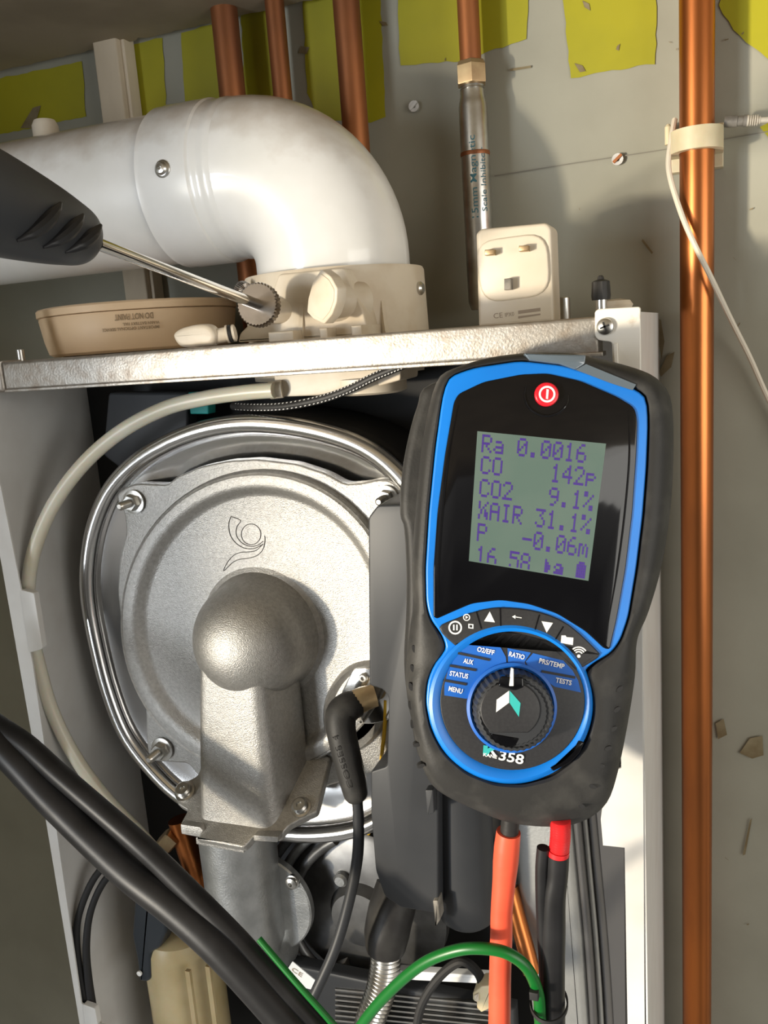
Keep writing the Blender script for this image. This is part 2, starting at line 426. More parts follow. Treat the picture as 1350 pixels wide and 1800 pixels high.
mb = MB(); mb.lathe([(RB*1.02, 0), (RB*1.05, .0015), (RB*1.02, .003)], (XS, .676, P(835, 275, .676).z), UP, 28); build('rusty_ring', mb, 'copper_dull', co)
# batten
zb = P(205, 250, .685)
x0, x1 = P(172, 100, .684).x, P(214, 100, .684).x
mb = MB(); mb.box((x0, .678, .95), (x1, .6985, ZCEIL+.05), .002)
mb.box((x1-.003, .684, .95), (x1+.004, .6985, ZCEIL+.05), .001)
single('wooden_batten', mb, 'batten_wood', 'pale vertical wooden batten on the wall behind the flue', 'batten')

# pipe clip round the right pipe
zc0, zc1 = P(1225, 262, .66).z, P(1225, 222, .66).z
cl = thing('pipe_clip', 'yellowed plastic pipe clip round the right copper pipe', 'pipe clip', (XR, YW, zc0))
fzc = Fr((XR, .672, zc1), (1, 0, 0), (0, 1, 0)); rc = RR*1.02; ro = RR*1.5
arc = lambda r, a, b, n=18: [V((r*math.sin(a+(b-a)*i/n), -r*math.cos(a+(b-a)*i/n))) for i in range(n+1)]
out = [V((-ro, .026))]+[V((-ro, 0))]+arc(ro, -1.5, 1.5)+[V((ro, 0)), V((ro, .026))]
inn = [V((rc, .026)), V((rc, 0))]+arc(rc, 1.5, -1.5)+[V((-rc, 0)), V((-rc, .026))]
mb = MB(); mb.prism(fzc, out+inn, 0, zc1-zc0); build('strap', mb, 'clip_plastic', cl)
mb = MB(); mb.box((XR-ro*1.02, .690, zc0-.009), (XR+ro*1.02, .6995, zc1+.006), .001); build('base', mb, 'clip_plastic', cl)
mb = MB(); mb.lathe([(.0025, 0), (.0025, .012), (.001, .014)], (XR-ro-.002, .690, zc1-.004), UP, 12); build('release_pin', mb, 'clip_plastic', cl)
# grey cable plug
pa, pb = P(1273, 214, .672), P(1338, 211, .672); d = pb-pa
cp = thing('cable_plug', 'grey ribbed cable plug tucked beside the yellowed pipe clip', 'plug', pa)
L_ = d.length; r = 10*mpp(1300, 212, .672)
mb = MB(); mb.lathe([(r*.9, 0), (r, .002), (r, L_*.35), (r*.85, L_*.36), (r*.85, L_*.52), (r, L_*.53), (r*.95, L_*.62)], pa, d, 20); build('housing', mb, 'grey_plug', cp)
pf = [(r*.95, L_*.62)]
for i in range(5): pf += [(r*.9, L_*(.64+.06*i)), (r*.9, L_*(.67+.06*i)), (r*.6, L_*(.675+.06*i)), (r*.6, L_*(.695+.06*i))]
pf += [(r*.7, L_*.96), (r*.4, L_)]
mb = MB(); mb.lathe(pf, pa, d, 20); build('strain_relief', mb, 'white_wire', cp)
mb = MB(); mb.tube([pb-d*.05, pb+d*.5, pb+d*1.5+V((0, .01, -.004)), pb+d*3+V((0, .02, -.01))], .0018, 8); build('cable', mb, 'white_wire', cp)
# white wire
pts = [P(x, y, Y) for x, y, Y in [(1186, 210, .682), (1180, 245, .672), (1175, 285, .668), (1180, 320, .664), (1200, 382, .655), (1222, 432, .652), (1250, 488, .655), (1285, 562, .675), (1318, 628, .688), (1350, 700, .692), (1400, 800, .694)]]
mb = MB(); mb.tube(crv(pts, 6), .0019, 8); single('white_wire', mb, 'white_wire', 'thin white wire drooping across the right copper pipe', 'wire')
for (x, y, lab) in ((1086, 281, 'white wall plug left in the bright sunlit patch of wall'), (729, 188, 'white wall plug in the wall between flue and silver conditioner')):
    c = P(x, y, .699); t = thing('wall_plug', lab, 'wall plug', c, 'old wall plugs')
    mb = MB(); mb.lathe([(.0015, -.002), (.0015, .0025), (.0042, .003), (.0042, .0012), (.0034, -.002)], c, YA, 16, c0=False, c1=False); build('collar', mb, 'white_sheet', t)
    mb = MB(); mb.bar(c+V((-.003, -.003, -.002)), c+V((.003, -.0032, .003)), .002, .002, (0, 1, 0)); build('broken_fin', mb, 'copper_dull' if x > 1000 else 'white_sheet', t)

# ================================================================== BOILER CASING
YF = .46
ff = FY(YF)
ZT, ZB = P(520, 597, YF).z, P(520, 659, YF).z
XL = P(57, 1300, YF).x; XRt = P(1127, 900, YF).x
ZBOT = .93
cas = thing('boiler_casing', 'open white boiler casing with galvanised top rail and bare front', 'boiler', (XL, YW, ZBOT))
mb = MB()
x0 = P(6, 668, YF).x; x1 = P(1052, 580, YF).x
mb.box((x0, YF, ZB+.0012), (x1, YF+.020, ZT), .0022)
mb.box((x0, YF-.0008, ZB), (x1+.002, YF+.016, ZB+.0022), .0006)
build('top_rail', mb, 'galvanised', cas)
mb = MB(); mb.box((XL-.004, YF-.0005, ZB), (x0-.0008, YF+.02, ZT+.001), .004); build('rail_end_bracket', mb, 'galvanised', cas)
mb = MB(); mb.box((XL, YF+.018, ZT-.0035), (XRt-.002, .694, ZT-.0015)); build('top_panel', mb, 'sheet_dirty', cas)
# left side panel: sheet + front flange with tabs
mb = MB(); mb.box((XL, YF+.001, ZBOT-.15), (XL+.0012, .694, ZT-.004))
fl = [(-72, 560), (-40, 760), (-3, 960), (57, 1300), (140, 1800), (160, 1920), (210, 1920), (190, 1802), (172, 1800), (166, 1774), (143, 1764), (57, 1165), (53, 1146), (75, 1140), (61, 1042), (37, 1036), (35, 1026), (-4, 830), (-50, 560)]
mb.prism(ff, ff.px(fl), 0, .0012)
build('left_panel', mb, 'white_sheet', cas)
mb = MB()                                                  # white hemming tabs bent inwards
mb.prism(ff, rnd(ff.px([(36, 1036), (61, 1042), (76, 1140), (52, 1147)]), .002), -.0008, .004, .0005); build('panel_tab', mb, 'white_sheet', cas)
mb = MB(); mb.prism(ff, rnd(ff.px([(146, 1764), (168, 1772), (190, 1900), (160, 1900)]), .002), -.0008, .004, .0005); build('panel_tab', mb, 'white_sheet', cas)
# right side panel
mb = MB(); mb.box((XRt-.0012, YF+.001, ZBOT-.15), (XRt, .694, P(1120, 548, YF).z))
mb.prism(ff, ff.px([(1077, 640), (1127, 640), (1128, 1000), (1131, 1450), (1134, 1920), (1105, 1920), (1098, 1490), (1060, 1486), (1056, 1440), (1066, 1358), (1092, 1350), (1086, 1000)]), 0, .0012)
build('right_panel', mb, 'white_sheet', cas)
mb = MB(); mb.prism(ff, rnd(ff.px([(1046, 548), (1052, 543), (1126, 539), (1127, 660), (1078, 660), (1076, 601), (1052, 598), (1046, 590)]), .0014), -.0015, .0015, .0006)
br = build('corner_bracket', mb, 'sheet_dirty', cas)
mb = MB(); mb.prism(ff, ff.px([(1079, 604), (1086, 603), (1088, 662), (1081, 662)]), -.0028, 0, .0004); build('bracket_lip', mb, 'sheet_dirty', br)
c = P(1064, 574, YF-.0018); mb = MB(); rs = 15*mpp(1064, 574, YF)
mb.lathe([(rs, -.001), (rs, .0012), (rs*.93, .0022), (rs*.6, .0031), (rs*.1, .0034)], c, YA, 28)
sc_ = build('screw', mb, 'zinc', br)
mb = MB()
for a in (.3, .3+math.pi/2):
    e = V((math.cos(a), 0, math.sin(a)))*rs*.55; mb.bar(c+YA*.0031-e, c+YA*.0031+e, rs*.22, .0014, YA)
build('cross_slot', mb, 'black_matte', sc_)
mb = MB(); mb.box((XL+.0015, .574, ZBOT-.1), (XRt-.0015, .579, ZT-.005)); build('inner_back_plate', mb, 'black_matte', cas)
# ------------------------------------------------------------------ things on top of the casing
mb = MB(); c = P(992, 552, .63); mb.lathe([(.0042, ZT-.003-c.z), (.0042, .011), (.0034, .0118)], c, UP, 18)
single('metal_stud', mb, 'zinc', 'short bare metal stud on the casing beside the plug-in adapter', 'stud', 'studs on the casing')
mb = MB(); c = P(39, 640, .52); mb.lathe([(.0030, ZT-.003-c.z), (.0030, .0105), (.0022, .011)], c, UP, 16)
single('metal_stud', mb, 'zinc', 'slim metal stud at the far left end of the casing top', 'stud', 'studs on the casing')
c = P(1057, 540, .57); c.z = ZT-.002
va = thing('charging_valve', 'small charging valve with a black dust cap behind the corner bracket', 'valve', c)
k = mpp(1057, 510, .57); zz = lambda y: P(1057, y, .57).z
mb = MB(); mb.lathe([(10*k, c.z), (10*k, zz(526)), (8*k, zz(524))], (c.x, c.y, 0), UP, 20); build('stem', mb, 'zinc', va)
mb = MB(); mb.lathe([(16*k, zz(527)), (17*k, zz(520)), (15.5*k, zz(495)), (12*k, zz(493)), (6*k, zz(491)), (5*k, zz(486)), (3*k, zz(484))], (c.x, c.y, 0), UP, 24, tooth=-.07); build('dust_cap', mb, 'black_rubber', va, sharp=25)
mb = MB(); c = P(1083, 537, .60); mb.lathe([(.006, ZT-.002-c.z), (.011, .0), (.009, .003), (.003, .0042)], c, UP, 20)
single('domed_cap', mb, 'cream_plastic', 'low cream domed cap behind the corner bracket and black valve', 'cap')

# power adapter
YA_ = .578; fa = FY(YA_)
po = fa.px([(836, 410), (845, 402), (960, 391), (969, 400), (976, 600), (842, 600)]); zb_ = ZT-.001
pts = [V((p.x, max(p.y+1.5, zb_)-1.5)) for p in po]
ad = thing('power_adapter', 'cream three pin plug-in adapter standing upright on the boiler top', 'adapter', fa.pt(pts[0].x, zb_-1.5))
mb = MB(); mb.prism(fa, rnd(pts, .003), 0, .026, .0025); build('body', mb, 'adapter_white', ad)
mb = MB(); mb.prism(fa, rnd(fa.px([(835, 425), (962, 408), (968, 518), (848, 534)]), .014), -.0022, .001, .0015); build('pin_plate', mb, 'adapter_white', ad)
for x, y, wd, hg in ((860, 444, 8, 5), (920, 437, 8, 5), (892, 500, 6, 10)):
    mb = MB(); ex = .009; mb.prism(fa, fa.px([(x-wd, y-hg), (x+wd, y-hg-1), (x+wd, y+hg-1), (x-wd, y+hg)], -ex), -ex, 0, .0005); build('pin', mb, 'brass' if hg < 7 else 'grey_plug', ad)
mb = MB(); mb.text('CE', fa, (868, 560), (884, 558), 9, -.0001); mb.text('IPX0', fa, (888, 557), (904, 555), 7, -.0001)
mb.prism(fa, fa.px([(911, 546), (950, 541), (950, 547), (911, 552)]), -.0002, 0); mb.prism(fa, fa.px([(911, 556), (950, 551), (950, 554), (911, 560)]), -.0002, 0)
build('rating_print', mb, 'adapter_ink', ad, recalc=False)

# ================================================================== FLUE
YFl = .575
ZH = P(440, 314, YFl).z; XV = P(584, 440, YFl).x
RF = 135*mpp(584, 430, YFl); RBND = .0625
el = thing('flue_elbow', 'white enamelled flue elbow with socket collar, dusty on top', 'flue', (XV, YFl, ZT))
Xc = XV-RBND; Zc_ = ZH-RBND
zturr = P(600, 470, YFl-RF).z
path = [V((XV, YFl, zturr-.02)), V((XV, YFl, zturr)), V((XV, YFl, Zc_-.002))]
path += [V((Xc+RBND*math.cos(t), YFl, Zc_+RBND*math.sin(t))) for t in [math.pi/2*i/20 for i in range(21)]]
XE = P(335, 330, YFl-RF).x; XE0 = P(240, 330, YFl-RF).x
path += [V((XE+.013, YFl, ZH))]
mb = MB(); mb.tube(path, RF, 72)
build('bend', mb, 'white_enamel', el)
ax = V((-1, 0, 0)); o = V((0, YFl, ZH))
mb = MB()
pr = lambda *q: [(r*RF, -x) for x, r in q]
xb = P(352, 330, YFl-RF).x
mb.lathe(pr((xb+.008, 1.0), (xb+.005, 1.012), (xb+.002, 1.012), (xb, 1.002), (xb-.003, 1.002), (xb-.005, 1.012), (xb-.008, 1.012), (xb-.011, 1.0), (XE, 1.005), (XE-.002, 1.035), (XE0+.008, 1.04), (XE0+.006, 1.03), (XE0+.001, 1.035), (XE0, 1.0)), o, ax, 72, False, False)
build('socket_collar', mb, 'white_enamel', el)
def cyl_pt(px, py, r):                                    # point of the horizontal flue seen at px
    best = None
    for i in range(200):
        a = -1.2+2.4*i/199; Y = YFl-r*math.cos(a); p = P(px, py, Y); e = abs(p.z-(ZH+r*math.sin(a)))
        if best is None or e < best[0]: best = (e, p, a)
    return best[1], V((0, -math.cos(best[2]), math.sin(best[2])))
c, d = cyl_pt(286, 297, RF*1.035)
mb = MB(); k = 14*mpp(286, 297, c.y)
mb.lathe([(k*1.05, -.001), (k*1.1, .0006), (k*.95, .0014), (k*.8, .0016), (k*.78, .0024), (k*.6, .0034), (k*.22, .0038), (k*.2, .0026)], c, d, 26); build('screw', mb, 'zinc', el)
mb = MB(); mb.lathe([(RF*.97, -XE), (RF*.97, .655)], o, ax, 72)
fp = single('flue_pipe', mb, 'white_enamel', 'long straight white flue pipe running left from the elbow', 'flue')
c = P(78, 212, YFl+.01)                                    # screw boss on the far side of the pipe
mb = MB(); mb.lathe([(.010, -.02), (.010, .008), (.008, .012), (.003, .013)], c-V((0, 0, .012)), UP, 18); build('top_boss', mb, 'cream_plastic', fp)
# turret
tu = thing('flue_turret', 'cream plastic flue turret ring with two sampling bosses under the elbow', 'flue turret', (XV, YFl, ZT))
RT = 159*mpp(584, 530, YFl)
mb = MB(); mb.lathe([(RT*.97, ZB-.006), (RT*1.0, ZT-.004), (RT*.985, zturr-.001), (RT*.97, zturr+.001), (RT*.90, zturr), (RT*.90, zturr-.012)], (XV, YFl, 0), UP, 72, True, False); build('collar_ring', mb, 'cream_plastic', tu)
def on_ring(px, py, r, c=V((XV, YFl, 0))):
    rr = ray(px, py); a = rr.x**2+rr.y**2; q = CAM-c; b = 2*(q.x*rr.x+q.y*rr.y); cc = q.x**2+q.y**2-r*r
    D = b*b-4*a*cc; t = (-b-math.sqrt(max(D, 0)))/(2*a); p = CAM+rr*t; nrm = V((p.x-c.x, p.y-c.y, 0)).normalized(); return p, nrm
for x, ytop, ybase, rch in ((672, 528, 578, 24), (620, 545, 582, 28), (462, 545, 590, 20), (532, 512, 588, 16)):
    p, nr = on_ring(x, ybase, RT*.99); p.z = ZT-.002; top = on_ring(x, ytop, RT*.98)[0]; tn = V((0, 0, 1)).cross(nr)*.0014
    rch *= mpp(x, ybase, .51)
    mb = MB(); q = lambda s_: [p-nr*.004+s_, p+nr*rch+s_, p+nr*rch*.7+UP*.004+s_, V((top.x, top.y, top.z))+nr*.001+s_, V((top.x, top.y, top.z))-nr*.004+s_]
    mb.loft([q(-tn), q(tn)]); build('gusset', mb, 'cream_plastic', tu)
# boss block carrying the two ports
ft = FY(.512)
mb = MB(); mb.prism(ft, rnd(ft.px([(492, 482), (607, 471), (640, 545), (650, 590), (420, 602), (424, 586), (470, 540)]), .002), -.002, .04, .0015)
build('port_block', mb, 'cream_plastic', tu)
mb = MB(); a = P(498, 546, .514); mb.lathe([(.0088, -.015), (.0088, .008), (.0082, .0095), (.0065, .0095), (.0062, .004)], a, V((-.62, -.72, .05)), 24); build('sampling_port', mb, 'cream_plastic', tu)
mb = MB(); a = P(600, 530, .514); pd = V((-.5, -.85, .03)).normalized(); mb.lathe([(.0125, -.016), (.0125, .010), (.0112, .012), (.006, .012)], a, pd, 24); build('sampling_port', mb, 'cream_plastic', tu)
c, d = on_ring(737, 507, RT*.99); mb = MB(); mb.lathe([(.0045, -.001), (.0045, .0015), (.003, .003)], c, d, 16); build('screw', mb, 'zinc', tu)
for x0_, x1_ in ((476, 520), (566, 580), (622, 640)):
    mb = MB(); a = P(x0_, 586, .500); mb.box((a.x, .496, ZT-.0022), (P(x1_, 586, .5).x, .53, ZT+.006), .0008); build('rib', mb, 'cream_plastic', tu)
# plugged cap (leaf shaped grip) in the right-hand port
b0 = a0 = P(600, 530, .514)+pd*.013
cap = thing('sampling_cap', 'leaf shaped cream sampling cap pushed into the turret port', 'cap', b0)
fc = Fr(b0+pd*.005, V((.84, -.5, 0)).normalized(), (0, 0, 1))
ol = fc.px([(576, 473), (593, 486), (604, 506), (603, 530), (595, 552), (581, 569), (562, 560), (551, 548), (553, 525), (561, 496)])
mb = MB(); mb.prism(fc, rnd(ol, .0012, 3), -.005, .002, .0008, 3); g = build('grip', mb, 'cream_plastic', cap)
mb = MB(); mb.prism(fc, rnd(inset(ol if area(ol) > 0 else ol[::-1], .0022), .0014, 3), -.0056, -.0045, .0005); build('grip_face', mb, 'cream_plastic', g)
mb = MB(); mb.lathe([(.0085, -.014), (.0085, .002), (.010, .003), (.010, .006)], b0-pd*.002, pd, 20); build('spigot', mb, 'cream_plastic', cap)
# loose cap lying on the rail
c0, c1 = P(322, 600, .478), P(412, 583, .49); d = (c1-c0).normalized()
lc = thing('sampling_cap', 'loose cream sampling cap lying on the casing rail beside the round alarm', 'cap', c0)
fl_ = FY(.478)
ol = fl_.px([(309, 590), (320, 578), (345, 571), (366, 570), (378, 578), (384, 592), (376, 606), (355, 609), (340, 612), (320, 608)])
mb = MB(); mb.prism(fl_, crv(ol, 4, True), -.004, .004, .003, 4); build('grip', mb, 'cream_plastic', lc)
k = mpp(390, 590, .48)
mb = MB(); a = P(376, 592, .48); mb.lathe([(12*k, -.002), (13*k, 2*k), (13*k, 22*k), (16*k, 23*k), (16*k, 26*k), (13*k, 27*k), (13*k, 33*k), (15*k, 34*k), (15*k, 38*k), (11*k, 40*k)], a, d, 24); build('spigot', mb, 'cream_plastic', lc)
mb = MB(); mb.lathe([(13*k, 26.5*k), (15.5*k, 28*k), (15.5*k, 32*k), (13*k, 33.5*k)], a, d, 24, False, False); build('seal_ring', mb, 'black_rubber', lc)

# round alarm standing upside down on the casing
ca = P(246, 560, .585); ra = 171*mpp(246, 560, .585)*.99; za = lambda y: P(246, y, .585-ra).z
al = thing('smoke_alarm', 'round beige alarm upside down on the casing, printed do not paint', 'alarm', (ca.x, ca.y, ZT))
mb = MB(); mb.lathe([(ra*.88, ZT+.001), (ra*.925, ZT+.003), (ra*.955, ZT+.012), (ra*.985, za(542)-.001), (ra*.98, za(541))], (ca.x, ca.y, 0), UP, 96); build('body', mb, 'alarm_plastic', al)
mb = MB(); mb.lathe([(ra*.98, za(540)), (ra, za(539)), (ra, za(527)), (ra*.985, za(524)), (ra*.95, za(522.5)), (ra*.7, za(522))], (ca.x, ca.y, 0), UP, 96); build('base_plate', mb, 'alarm_plastic', al)
mb = MB(); mb.lathe([(ra*.80, ZT-.0015), (ra*.80, ZT+.002)], (ca.x, ca.y, 0), UP, 48); build('vent_gap', mb, 'black_matte', al)
def almap(pxl, pxr, py, hgt, rad):
    p0, _ = on_ring(pxl, py, rad, V((ca.x, ca.y, 0))); p1, _ = on_ring(pxr, py, rad, V((ca.x, ca.y, 0)))
    f = lambda p: math.atan2(p.x-ca.x, ca.y-p.y)
    a0_, a1_ = f(p0), f(p1)
    def g(u, v, c):
        a = a1_+(a0_-a1_)*u; r = rad-c+.0002; z = za(py)+(.0-v)*hgt
        return V((ca.x+math.sin(a)*r, ca.y-math.cos(a)*r, z))
    return g
mb = MB(); mb.text('DO NOT PAINT', None, None, None, mapf=almap(200, 269, 548, .0042, ra*.984), bold=.02)
mb.text('WARN BATTERY FAIL', None, None, None, mapf=almap(215, 280, 564, .0020, ra*.980), bold=.02)
mb.text('IMPORTANT OPTIONAL SERVICE', None, None, None, mapf=almap(179, 280, 572, .0021, ra*.976), bold=.02)
build('lettering', mb, 'alarm_ink', al, recalc=False)

# ================================================================== FLUE PROBE
pt_, ph_ = P(478, 545, .500), P(-150, 306, .22)
pdir = (pt_-ph_).normalized()
def along(px):
    lo, hi = 0., 1.
    for _ in range(40):
        m = (lo+hi)/2
        if proj(ph_+(pt_-ph_)*m)[0] < px: lo = m
        else: hi = m
    return ph_+(pt_-ph_)*lo
hp = along(176)
pb = thing('flue_probe', 'black handled steel flue probe pushed into the turret sampling port', 'probe', hp)
dist = lambda px: (along(px)-hp).dot(pdir)
def mm(px, n):                                           # n photo pixels in metres at that spot of the shaft
    q = R_WC.transposed() @ (along(px)-CAM); return n*-q.z/F
mb = MB(); mb.lathe([(mm(176, 11.5), -.002), (mm(176, 11.5), dist(300)), (mm(440, 10), dist(470))], hp, pdir, 20); build('shaft', mb, 'chrome', pb)
H0 = 26
prof = [(mm(-140, 78), dist(-140-H0)), (mm(-100, 92), dist(-100-H0)), (mm(-40, 94), dist(-40-H0)), (mm(0, 90), dist(0-H0)), (mm(60, 78), dist(60-H0)), (mm(110, 66), dist(110-H0)), (mm(140, 57), dist(140-H0)), (mm(158, 51), dist(158-H0)), (mm(168, 44), dist(168-H0)), (mm(174, 30), dist(174-H0)), (mm(177, 12), dist(177-H0))]
mb = MB(); mb.lathe(crv([V((a, b, 0)) for a, b in prof], 4) and [(q.x, q.y) for q in crv([V((a, b)) for a, b in prof], 4)], hp, pdir, 48); hd = build('handle', mb, 'black_plastic', pb)
view = -(R_WC @ V((0, 0, -1)))
view = (view-pdir*view.dot(pdir)).normalized(); side = pdir.cross(view).normalized()
if proj(hp+side*.01)[1] < proj(hp)[1]: side = -side       # downwards in view
for x, r in ((5, 91), (55, 80), (98, 68)):
    c = along(x); pts = []
    for i in range(9):
        a = .15+1.0*i/8; rr = mm(x, r)*1.0
        pts.append(c+pdir*(.016*(.5-i/8))+(view*math.cos(a)+side*math.sin(a))*rr)
    mb = MB(); mb.tube(pts, [.0006, .0018, .0026, .0028, .0026, .0018, .0006], 10); build('grip_ridge', mb, 'black_hose', hd)
kc = along(452)
mb = MB(); R1 = mm(452, 39)
mb.lathe([(R1*.3, -.0005), (R1*.94, -.0005), (R1, .0005), (R1, .0055), (R1*.94, .0065), (R1*.55, .0068), (R1*.5, .016), (R1*.42, .017)], kc, pdir, 72, tooth=-.05)
build('knurled_disc', mb, 'disc_steel', pb, sharp=25)
mb = MB(); b = P(423, 508, .520); mb.lathe([(.002, 0), (.0055, 0), (.006, .001), (.006, .006), (.004, .007), (.003, .02)], b, (P(452, 524, .512)-b), 60, tooth=-.06); build('clamp_screw', mb, 'disc_steel', pb, sharp=25)

# ================================================================== HEAT EXCHANGER
YX = .505; fx = FY(YX)
hx = thing('heat_exchanger', 'polished steel heat exchanger shell with rolled rim behind the burner cover', 'heat exchanger', P(440, 1440, YX))
rim = [(300, 776), (370, 752), (450, 744), (550, 756), (640, 786), (705, 838), (752, 910), (778, 1000), (785, 1100), (775, 1210), (750, 1320), (700, 1410), (640, 1452), (560, 1466), (480, 1462), (400, 1444), (322, 1402), (268, 1352), (222, 1290), (192, 1215), (170, 1130), (156, 1050), (156, 985), (168, 920), (195, 860), (240, 812)]
rimc = crv(fx.px(rim), 5, True)
if area(rimc) < 0: rimc = rimc[::-1]
mb = MB(); mb.tube([fx.pt(q.x, q.y, 0) for q in rimc], .0062, 18, closed=True); build('rolled_rim', mb, 'steel_pressed', hx)
mb = MB(); L = []
for d_, n_ in ((-.003, .030), (-.003, .006), (.004, .004), (.0065, .0055), (.009, .0035), (.0115, .0042), (.016, .0060), (.022, .0085), (.030, .0110), (.040, .0120)):
    L.append([fx.pt(q.x, q.y, n_) for q in inset(rimc, d_)])
mb.loft(L); build('dished_shell', mb, 'steel_pressed', hx)
mb = MB(); mb.prism(fx, inset(rimc, -.006), .012, .066, .003); build('jacket', mb, 'black_matte', hx)

# ------------------------------------------------------------------ burner cover (cast alloy)
YB = .500; fb = FY(YB)
bc = thing('burner_cover', 'cast alloy burner cover with bulging duct, fixing ears and engraved emblem', 'burner cover', P(440, 1340, YB))
pl = [(206, 868), (222, 856), (240, 850), (294, 852), (310, 838), (352, 820), (400, 810), (452, 807), (520, 815), (572, 832), (606, 851), (640, 849), (668, 842), (690, 846), (706, 862), (708, 885), (700, 905), (712, 960), (728, 1040), (738, 1110), (740, 1190), (734, 1250), (716, 1310), (676, 1352), (590, 1378), (520, 1400), (440, 1404), (370, 1390), (330, 1342), (264, 1338), (258, 1312), (256, 1240), (236, 1180), (214, 1110), (206, 1040), (210, 980), (222, 935), (218, 900), (206, 882)]
plo = rnd(fb.px(pl), .004, 4)
if area(plo) < 0: plo = plo[::-1]
cx, cy = 462, 1090
o_ = [V(p) for p in circ(cx, cy, 246, 268, 96)]; ringpx = lambda k_: fb.px(circ(cx, cy, 246*k_, 266*k_, 96))
mb = MB(); mb.prism(fb, plo, 0, .010, .0015); plate = build('plate', mb, 'cast_alloy', bc)
mb = MB(); R = []
for k_, n_ in ((1.0, .0005), (.995, -.0035), (.985, -.0052), (.975, -.0044), (.966, -.0062), (.92, -.0070), (.895, -.0066), (.875, -.0052), (.85, -.0024), (.83, -.0008), (.815, -.0004), (.60, -.0004)):
    R.append([fb.pt(q.x, q.y, n_) for q in ringpx(k_)])
mb.loft(R, False, True); build('dished_face', mb, 'cast_alloy', bc)
# emblem engraved as fine outline
def em(x, y): return (370+x*.0963, 880+y*.0963)
mb = MB()
for pts, cl_ in (([em(740+178*math.cos(a), 615+188*math.sin(a)) for a in [i*math.pi/12 for i in range(24)]], True),
                 ([em(*q) for q in ((375, 290), (550, 360), (490, 460), (465, 580), (500, 690), (600, 790), (740, 835), (860, 815), (960, 740))], False),
                 ([em(*q) for q in ((375, 290), (340, 380), (335, 500), (370, 650), (470, 780), (600, 860), (740, 882), (860, 850), (960, 790))], False),
                 ([em(*q) for q in ((990, 640), (992, 760), (950, 900), (850, 1000), (700, 1050), (520, 1075), (390, 1140), (240, 1285), (300, 1140), (420, 1000), (560, 945), (720, 935), (840, 905), (960, 790))], False)):
    q = fb.px(pts, -.0005); q = crv(q, 3, cl_)
    mb.tube([fb.pt(p.x, p.y, -.0006) for p in q], .00028, 6, closed=cl_)
build('emblem', mb, 'engraving', bc)
# bulb and duct
bcn = P(446, 1122, .487); rb = 106*mpp(446, 1122, .487)
mb = MB(); mb.lathe([(rb*math.sin(t)*1.0, -rb*math.cos(t)*.98+0) for t in [math.pi*.5*i/24+math.pi*0 for i in range(1, 25)]]+[(rb*1.02, .006), (rb*1.06, .011), (rb*1.15, .0128)], bcn, (0, 1, 0), 64, True, False)
build('bulb', mb, 'cast_alloy', bc)
def dsec(z, yf, xa, xb, xc, xd, yb=.5):                    # duct section: front face xa..xb at yf, base xc..xd at yb
    q = rnd([V((xc, yb)), V((xa, yf)), V((xb, yf)), V((xd, yb))], .009, 6)
    return [V((p.x, p.y, z)) for p in q]
yf_ = .4525
zt_, zl_ = P(400, 1110, yf_).z, P(400, 1462, yf_).z
xa0, xb0 = P(348, 1180, yf_).x, P(452, 1180, yf_).x; xa1, xb1 = P(345, 1450, yf_).x, P(478, 1450, yf_).x
xd0, xd1 = P(545, 1300, .5).x, P(556, 1400, .5).x
secs = []
for i in range(9):
    t = i/8; lp = lambda a, b: a+(b-a)*t
    secs.append(dsec(lp(zt_, zl_), yf_+.004*(1-t)*(1-t), lp(xa0, xa1), lp(xb0, xb1), lp(xa0, xa1)+.004, lp(xd0, xd1)))
mb = MB(); mb.loft(secs); build('duct', mb, 'cast_alloy', bc)
# bottom flange, a horizontal plate with two lugs
zf = P(430, 1470, .447).z; A_, B_ = P(430, 1470, .447), P(430, 1330, .492); fz_ = Fr(A_, (1, 0, 0), V((0, B_.y-A_.y, B_.z-A_.z)))
fo = [(316, 1450), (350, 1455), (352, 1470), (343, 1474), (428, 1490), (446, 1470), (490, 1472), (506, 1452), (535, 1437), (556, 1428), (580, 1330), (540, 1318), (360, 1330), (346, 1364), (318, 1378), (308, 1395), (312, 1414), (330, 1424)]
mb = MB(); q = rnd(fz_.px(fo), .002, 3); mb.prism(fz_, q, 0, .0062, .0012); build('bottom_flange', mb, 'cast_alloy', bc)
for pp in ([(317, 1449), (351, 1454), (357, 1460), (352, 1472), (319, 1466)], [(344, 1472), (428, 1487), (429, 1500), (345, 1484)], [(446, 1468), (489, 1471), (488, 1481), (446, 1478)]):
    q = FY(.4455); mb = MB(); mb.prism(q, rnd(q.px(pp), .0006, 2), 0, .008, .0004); build('flange_tab', mb, 'cast_alloy', bc)
for x, y in ((326, 1392), (530, 1420)):
    q2 = fz_.px([(x, y)])[0]; c = fz_.pt(q2.x, q2.y); k = 15*((c-CAM).length)/F; mb = MB(); d = -fz_.n
    mb.lathe([(k*1.15, -.004), (k*1.15, k*.25), (k*.9, k*.3), (k*.9, k*.75), (k*.7, k*.95), (k*.35, k*.95), (k*.3, k*.6)], c, d, 22); build('flange_screw', mb, 'zinc', bc)
